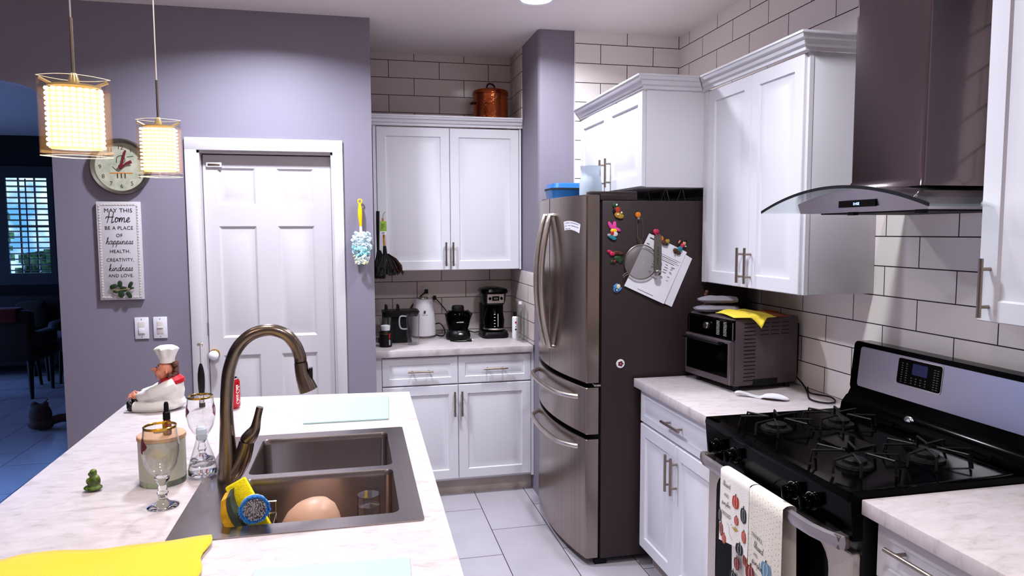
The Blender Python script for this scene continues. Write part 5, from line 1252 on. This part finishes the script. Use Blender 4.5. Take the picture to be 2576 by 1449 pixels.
towel('dish_towel', 'white dish towel printed with red and black pumpkins, the far one on the oven handle', 1.928, 2.105, .572, .30, 1.183, 'towel', pr1, .4)
def pr2(g, F):
    random.seed(9); g.m('pewter')
    for i in range(13):
        for j in range(30):
            y = 1.757+.0145*i+.004*random.random(); z = .805-.0165*j-.006*(i % 2)-.003*random.random()
            if y < 1.918 and not (1.83 < y < 1.90 and .60 < z < .68): g.poly([F(-y, z+.0022, .0005), F(-y-.0012, z, .0005), F(-y, z-.0022, .0005), F(-y+.0012, z, .0005)])
    g.m('ink'); caps(g, 'THANKFUL,', .014, (lambda a, b: F(-1.868+a, .668+b, .0008)), None, None, sx=.7)
    script(g, 'blessed', .0105, (lambda a, b: F(-1.858+a, .638+b, .0008)), None, None, .0016)
    caps(g, 'AND', .012, (lambda a, b: F(-1.875+a, .612+b, .0008)), None, None, sx=.8)
    script(g, 'pumpkin', .0105, (lambda a, b: F(-1.862+a, .585+b, .0008)), None, None, .0016)
    caps(g, 'OBSESSED', .014, (lambda a, b: F(-1.872+a, .550+b, .0008)), None, None, sx=.75)
    for (y, z, w_, h_, m) in ((1.812, .600, .050, .052, 'pumpkin_blue'), (1.905, .545, .046, .054, 'pumpkin_dark'), (1.805, .540, .044, .042, 'pumpkin_gold'), (1.757, .565, .018, .046, 'pumpkin_dark'), (1.86, .50, .045, .05, 'pumpkin'), (1.92, .47, .04, .045, 'navy')): pumpkin(g, F, -y, z, w_, h_, m)
towel('dish_towel', 'cream dotted dish towel with a blue pumpkin, the near one on the oven handle', 1.748, 1.922, .32, .34, 1.180, 'towel_cream', pr2, 2.0)
# ================================================================ on the range-side counter
sp_ = thing('spoon_rest', 'white ceramic spoon lying in front of the toaster oven', 'spoon', (1.65, 2.56, KZ))
g = G('ceramic'); R = []
P0, P1 = Vector((1.560, 2.684, 0)), Vector((1.690, 2.495, 0)); ax = (P1-P0).normalized(); sd_ = Vector((-ax.y, ax.x, 0)); Ltot = (P1-P0).length
P0 = Vector((1.548, 2.650, 0)); P1 = Vector((1.712, 2.515, 0)); ax = (P1-P0).normalized(); sd_ = Vector((-ax.y, ax.x, 0)); Ltot = (P1-P0).length
for k in range(25):
    t = k/24; w_ = (.013-.004*math.sin(t/.45*math.pi) if t < .45 else .0105+.027*math.sin((t-.45)/.55*math.pi)**.75) if t < .985 else .004
    if k == 0: w_ = .006
    zc = .9175+.012*math.exp(-((t-.12)/.18)**2)+(.004 if t > .5 else .006*(1-t*2)); dip = .010*max(0, math.sin((t-.42)/.58*math.pi)) if t > .42 else .001
    c_ = P0+ax*Ltot*t
    row = []
    for q in (-1, -.9, -.5, 0, .5, .9, 1): row.append(c_+sd_*w_*q+Z3*(zc+dip*(q*q)+.0015))
    for q in (1, .5, 0, -.5, -1): row.append(c_+sd_*w_*q*.97+Z3*(max(.9158, zc-.003+dip*(q*q)-.0005)))
    R.append(row)
g.rings(R); obj('spoon_body', g, sp_)
TT = .9155+.318
mt = thing('oven_mitt', 'quilted grey oven mitt lying on the toaster oven, lower of the two', 'oven mitt', (1.60, 2.95, TT))
def mitt(g, c, L_, w_, h_, ang, thumb=True):
    M = Matrix.Translation(c) @ Matrix.Rotation(ang, 4, 'Z')
    R = []
    for k in range(15):
        t = k/14; w2 = w_*(1-.35*(1-min(1, t/.25))**2)*(1 if t < .97 else .9); h2 = h_*(min(1, (.25+t*3)))*(1-.15*t)*(1 if t < .9 else .8)
        R.append([M @ Vector((L_*t, w2*math.cos(q), h_+h2*math.sin(q)*(.95+.05*math.sin(t*22)))) for q in [2*math.pi*i/16 for i in range(16)]])
    g.rings(R)
g = G('grey_fabric'); mitt(g, (1.515, 2.955, TT), .19, .055, .020, math.radians(-12)); obj('mitt_body', g, mt)
m2 = thing('oven_mitt', 'quilted grey oven mitt on the toaster oven, on top of the other', 'oven mitt', (1.60, 2.95, TT+.040))
g = G('grey_fabric'); mitt(g, (1.535, 2.965, TT+.040), .17, .050, .020, math.radians(-18)); obj('mitt_body', g, m2)
g = G('yellow_fabric'); nx, ny = 30, 18; V_ = []
for i in range(nx+1):
    u = i/nx; row = []
    for j in range(ny+1):
        v = j/ny; x = 1.565+.270*u; y = 2.700+.16*v-.020*(1-v)*math.sin(u*math.pi)
        z = TT+.004+.010*abs(math.sin(u*9+v*3))*(.4+.6*v)+.010*math.exp(-((u-.35)/.25)**2)*v
        if y < 2.712: z = min(z, TT+.004)
        # corner hanging over the front edge
        hang = max(0, 1-abs(u-.40)/.14)*(max(0, 1-v*4))
        y -= .018*hang; z -= .045*hang**1.3 if y < 2.70 else 0
        if y < 2.702 and z < TT: y = min(y, 2.692+.0*u+ (x-1.573)*.078)
        row.append(g.bm.verts.new((x, y+(x-1.573)*.0, z)))
    V_.append(row)
for i in range(nx):
    g.m('yellow_fabric' if i < 21 else 'rust')
    for j in range(ny): g.face([V_[i][j], V_[i+1][j], V_[i+1][j+1], V_[i][j+1]])
o = obj('kitchen_towel', g, sharp=180, recalc=False); sd = o.modifiers.new('thickness', 'SOLIDIFY'); sd.thickness = .003; sd.offset = 1
tag(o, 'yellow and rust coloured towel bunched on top of the toaster oven', 'towel')
g = G('pumpkin'); g.mats = ['brown', 'cream']; g.k = 0; g.ball((1.612, 3.03, TT+.085), (.010, .010, .014), 10).ball((1.606, 3.03, TT+.072), (.008, .01, .012), 10); g.k = 1; g.ball((1.610, 3.03, TT+.060), (.010, .008, .010), 10); g.k = 0; g.ball((1.612, 3.03, TT+.030), (.014, .012, .030), 10)
tag(obj('ornament', g), 'tiny brown and cream ornament behind the oven mitts', 'ornament')
# ================================================================ fridge top and side
FT = 1.7505
jg = thing('plastic_jug', 'frosted plastic jug on top of the fridge beside the blue container', 'jug', (1.185, 3.47, FT))
g = G('frosted'); g.lathe([(0, .0), (.050, .0), (.056, .006), (.058, .05), (.057, .10), (.051, .128), (.046, .144), (.047, .162), (.054, .188), (.052, .188), (.045, .162), (.044, .144), (.049, .128), (.055, .10), (.056, .05), (.053, .008), (0, .004)], (1.185, 3.47, FT), 36); obj('body', g, jg)
bb_ = thing('storage_container', 'blue plastic container with a dark-edged lid on top of the fridge', 'container', (1.15, 3.76, 1.7775))
g = G('blue_bin'); g.rings([rrect(1.055, 1.270, 3.69, 3.86, .03, 1.7775), rrect(1.045, 1.280, 3.68, 3.87, .035, 1.832), rrect(1.05, 1.275, 3.685, 3.865, .03, 1.832), rrect(1.06, 1.265, 3.695, 3.855, .03, 1.785)], True, True, True); obj('tub', g, bb_)
g = G('navy'); g.rings([rrect(1.042, 1.283, 3.677, 3.873, .035, 1.832), rrect(1.042, 1.283, 3.677, 3.873, .035, 1.842)])
g.m('blue_bin').rings([rrect(1.045, 1.280, 3.68, 3.87, .035, 1.842), rrect(1.052, 1.272, 3.69, 3.86, .035, 1.866), rrect(1.09, 1.24, 3.72, 3.83, .03, 1.872)]); obj('lid', g, bb_)
g = G('pewter')
for x0 in (1.45, 1.535):
    for y in (3.20, 3.42): g.tube([(x0, y, FT+.002), (x0+.022, y, FT+.062), (x0+.028, y, FT+.062), (x0+.045, y, FT+.002)], .0018, 6)
    g.tube([(x0+.025, 3.20, FT+.062), (x0+.025, 3.42, FT+.062)], .0018, 6)
g.tube([(1.45, 3.20, FT+.0025), (1.60, 3.20, FT+.0025)], .0018, 6); g.tube([(1.45, 3.42, FT+.0025), (1.60, 3.42, FT+.0025)], .0018, 6)
tag(obj('wire_rack', g), 'thin wire rack on top of the fridge below the short cabinet', 'rack')
SY = FY0
def PL(x, z, d=0): return Vector((x, SY-d, z))
def sheet(pts, d0, bend, label, print_=False):
    A_, B_, C_, D_ = [Vector(p) for p in pts]  # tl tr br bl
    g = G('paper'); n = 8; V_ = []
    def P(u, v): p = (A_*(1-u)+B_*u)*(1-v)+(D_*(1-u)+C_*u)*v; return Vector((p.x, SY-d0-bend*v*v*(.5+.5*u), p.y))
    for i in range(n+1): V_.append([g.bm.verts.new(P(i/n, j/n)) for j in range(n+1)])
    for i in range(n):
        for j in range(n): g.face([V_[i][j], V_[i+1][j], V_[i+1][j+1], V_[i][j+1]])
    if print_:
        Q = lambda u, v: P(u, v)-Y3*.0012
        def line(u0, v0, u1, v1, w_, m='ink'):
            g.m(m); a, b = Q(u0, v0), Q(u1, v1); t_ = (b-a).normalized(); nn = Vector((-t_.z, 0, t_.x))*w_/2; g.poly([a-nn, b-nn, b+nn, a+nn])
        random.seed(3)
        line(.06, .06, .22, .06, .005); line(.05, .17, .12, .17, .003); line(.04, .22, .96, .22, .0012, 'pewter'); line(.05, .25, .9, .25, .0018); line(.04, .28, .96, .28, .0012, 'pewter'); line(.30, .31, .85, .31, .002)
        for i in range(6):
            for c_ in range(4):
                u0 = .36+.15*c_
                if random.random() < .85: line(u0, .36+.045*i, u0+.05+.05*random.random(), .36+.045*i, .0022)
                if random.random() < .5: line(u0+.01, .38+.045*i, u0+.04+.04*random.random(), .38+.045*i, .0016)
        line(.42, .66, .62, .66, .0016); line(.30, .95, .70, .95, .0018, 'pewter')
        g.m('pewter'); 
    o = obj('paper_sheet', g, sharp=180, recalc=False)
    return tag(o, label, 'paper')
sheet([(1.372, 1.590), (1.575, 1.475), (1.470, 1.246), (1.268, 1.338)], .0015, .006, 'plain white paper sheet under the printed one on the fridge side')
sheet([(1.352, 1.597), (1.546, 1.506), (1.425, 1.262), (1.227, 1.352)], .004, .012, 'white paper sheet with printed rows of text held by magnets on the fridge side', True)
def magnet(label, parts, cat='magnet', name='fridge_magnet'):
    t = thing(name, label, cat, (parts[0][1], SY, parts[0][2]), 'magnets on the fridge side'); i = 0
    g = G(parts[0][0])
    for p in parts:
        m, x, z, rx, rz, d = p[:6]; a = p[6] if len(p) > 6 else 0
        g.m(m); M = Matrix.Rotation(a, 4, 'Y'); dy = .005
        g.ball((x, SY-d-dy, z), (rx, dy, rz), 12, M)
    obj('figure', g, t)
    return t
magnet('black and orange bird-like magnet with a flowered basket, top left of the fridge side', [('green_dark', 1.183, 1.728, .016, .012, 0), ('pumpkin', 1.193, 1.706, .013, .016, .003), ('black', 1.188, 1.700, .018, .020, 0), ('pumpkin_gold', 1.200, 1.680, .024, .014, .004, .3), ('cream', 1.192, 1.684, .005, .005, .010), ('cream', 1.209, 1.693, .005, .005, .010), ('label_white', 1.186, 1.729, .004, .005, .008)])
magnet('pink yellow and teal fairy-shaped magnet, left edge of the fridge side', [('pink', 1.158, 1.634, .009, .022, 0, -.5), ('pink', 1.178, 1.632, .010, .024, 0, .1), ('pink', 1.195, 1.615, .016, .008, 0, .5), ('yellow_plastic', 1.174, 1.610, .017, .010, .003), ('red', 1.166, 1.598, .010, .010, .006), ('offwhite', 1.180, 1.594, .014, .012, .005), ('teal', 1.164, 1.580, .018, .009, .004, .4), ('frosted', 1.152, 1.590, .010, .007, .004), ('teal', 1.176, 1.573, .012, .008, .003)])
magnet('red rose and dark green leaf magnet left of the strainer', [('pinkred', 1.156, 1.513, .014, .008, 0, .3), ('pinkred', 1.168, 1.503, .014, .010, .004), ('brown', 1.192, 1.508, .022, .009, .002), ('brown', 1.212, 1.503, .014, .006, .002), ('green_dark', 1.196, 1.480, .020, .014, 0), ('green_dark', 1.168, 1.466, .010, .008, 0), ('red', 1.178, 1.468, .006, .006, .006), ('green_dark', 1.210, 1.470, .012, .012, .0)])
magnet('blue hand-shaped magnet with an eye, below the strainer', [('blue_mid', 1.193, 1.342, .018, .024, 0, .35), ('blue_mid', 1.182, 1.345, .006, .012, 0, -.5), ('blue_mid', 1.208, 1.335, .006, .014, 0, .8), ('cream', 1.199, 1.349, .010, .012, .004), ('navy', 1.189, 1.333, .0075, .0075, .006), ('label_white', 1.189, 1.333, .004, .004, .010)])
hk = magnet('orange pumpkin hook magnet holding up the strainer', [('orange', 1.294, 1.684, .014, .014, .002), ('orange', 1.290, 1.684, .006, .014, .006), ('brown', 1.293, 1.700, .003, .005, .002)])
g = G('glass_thin'); g.mats = ['frosted']; g.tube([(1.294, SY-.004, 1.672), (1.294, SY-.010, 1.664), (1.294, SY-.018, 1.664), (1.294, SY-.020, 1.672)], .003, 8); obj('hook', g, hk)
hk2 = magnet('crimson hook magnet holding the measuring spoons at the top of the papers', [('pinkred', 1.384, 1.606, .016, .012, .006), ('pinkred', 1.378, 1.600, .006, .010, .010)])
g = G('pinkred'); g.tube([(1.380, SY-.008, 1.600), (1.380, SY-.030, 1.588), (1.380, SY-.046, 1.588), (1.380, SY-.050, 1.594)], .0025, 8); obj('hook', g, hk2)
magnet('brown and gold turkey-like magnet on the top edge of the papers', [('brown', 1.415, 1.566, .018, .014, .006, .3), ('orange', 1.412, 1.573, .008, .012, .010, -.3), ('brown', 1.428, 1.552, .016, .014, .008), ('pumpkin_gold', 1.440, 1.560, .012, .010, .010), ('navy', 1.436, 1.545, .010, .008, .008), ('offwhite', 1.402, 1.574, .005, .008, .006)])
magnet('painted magnet of a dark-haired dancer in a blue skirt at the right of the papers', [('black', 1.530, 1.555, .014, .010, .006, -.3), ('skin_clay', 1.527, 1.548, .010, .009, .009), ('skin_clay', 1.503, 1.556, .004, .010, .006, .5), ('pinkred', 1.517, 1.538, .010, .011, .008), ('teal', 1.506, 1.522, .013, .014, .008, .5), ('brown', 1.486, 1.514, .016, .011, .006, .5), ('brown', 1.500, 1.502, .012, .008, .006), ('offwhite', 1.535, 1.534, .005, .004, .006), ('navy', 1.480, 1.504, .006, .005, .010)])
g = G('label_white'); g.lathe([(0, .003), (.020, .003), (.0215, 0), (0, 0)], (1.215, SY-.001, .982), 24, Matrix.Rotation(math.radians(90), 4, 'X')); g.m('pinkred'); g.mats[-1] = 'maroon'; [g.ball((1.215+.008*math.cos(a), SY-.0045, .982+.008*math.sin(a)), (.0065, .0008, .0065), 8) for a in (0, 1.26, 2.51, 3.77, 5.03)]
tag(obj('fridge_magnet', g), 'small round white magnet with a mauve flower, alone low on the fridge side', 'magnet', 'magnets on the fridge side')
# strainer
st_ = thing('strainer', 'round wire-handled mesh strainer hanging on the fridge side', 'strainer', (1.305, SY-.02, 1.38))
mk('mesh_wire', '8a8280', .5, .4, alpha=.5)
yS = SY-.022
ring = lambda r, dy: [Vector((1.306+r*math.cos(t), yS+dy, 1.463+r*math.sin(t))) for t in [2*math.pi*k/40 for k in range(40)]]
g = G('mesh_wire'); g.rings([ring(.080, 0), ring(.077, -.006), ring(.066, -.013), ring(.045, -.019), ring(.020, -.022), ring(.002, -.0225)], True, False, False); obj('mesh_bowl', g, st_)
g = G('nickel'); g.tube([Vector((1.306+.081*math.cos(t), yS, 1.463+.081*math.sin(t))) for t in [2*math.pi*k/40 for k in range(41)]], .0028, 8)
g.tube([(1.303, yS, 1.543), (1.303, yS, 1.560), (1.286, yS, 1.580), (1.283, yS, 1.62), (1.281, yS, 1.662), (1.286, yS, 1.670), (1.304, yS, 1.670), (1.309, yS, 1.660), (1.312, yS, 1.585), (1.307, yS, 1.560), (1.307, yS, 1.543)], .0016, 6)
g.tube([(1.240, yS, 1.416), (1.222, yS, 1.408), (1.214, yS, 1.398)], .0018, 6); g.tube([(1.246, yS, 1.408), (1.226, yS, 1.400), (1.220, yS, 1.392)], .0018, 6); obj('frame_and_handle', g, st_)
# measuring spoons
ms = thing('measuring_spoons', 'stack of flat grey measuring spoons hanging in front of the papers', 'measuring spoons', (1.38, SY-.03, 1.40))
g = G('steel'); g.mats = ['pewter']; pl = rrect(1.361, 1.397, 1.415, 1.592, .015, 0)
g.rings([[Vector((p.x, SY-.040, p.y)) for p in pl], [Vector((p.x, SY-.046, p.y)) for p in pl]]); obj('handles', g, ms)
g = G('steel'); g.ball((1.380, SY-.046, 1.415), (.017, .012, .016), 16); obj('bowls', g, ms, label='steel measuring bowls')
g = G('ink'); g.lathe([(0, .0006), (.003, .0006), (.003, 0), (0, 0)], (1.380, SY-.0462, 1.497), 12, Matrix.Rotation(math.radians(90), 4, 'X')); g.box(1.3785, 1.3805, SY-.0468, SY-.046, 1.505, 1.535).box(1.3785, 1.3805, SY-.0468, SY-.046, 1.450, 1.485); obj('print', g, ms)
# door sticker
def FB_(y, z, d): return Vector((bow(y)-.0008-d, y, z))
g = G('paper'); n = 10; arc = lambda u: .006*math.sin(u*math.pi)-.014*u*u+.004
top_ = [(3.335-.170*k/n, 1.650+arc(k/n)) for k in range(n+1)]; bot_ = [(3.325-.150*k/n, 1.608+arc(k/n)) for k in range(n+1)]
for (a, b), (c_, d_) in zip(zip(top_[:-1], bot_[:-1]), zip(top_[1:], bot_[1:])): g.poly([FB_(*a, 0), FB_(*c_, 0), FB_(*d_, 0), FB_(*b, 0)])
random.seed(8); g.m('pewter')
for r_ in range(3):
    for k in range(16 if r_ < 2 else 7):
        y = 3.322-.0088*k; u = (3.335-y)/.17; z = 1.643-.014*r_+arc(u)
        if random.random() < .85: g.poly([FB_(y, z, .0006), FB_(y-.006, z, .0006), FB_(y-.006, z-.0035, .0006), FB_(y, z-.0035, .0006)])
tag(obj('paper_sticker', g, recalc=False), 'small curved white notice stuck on the right-hand fridge door', 'sticker')
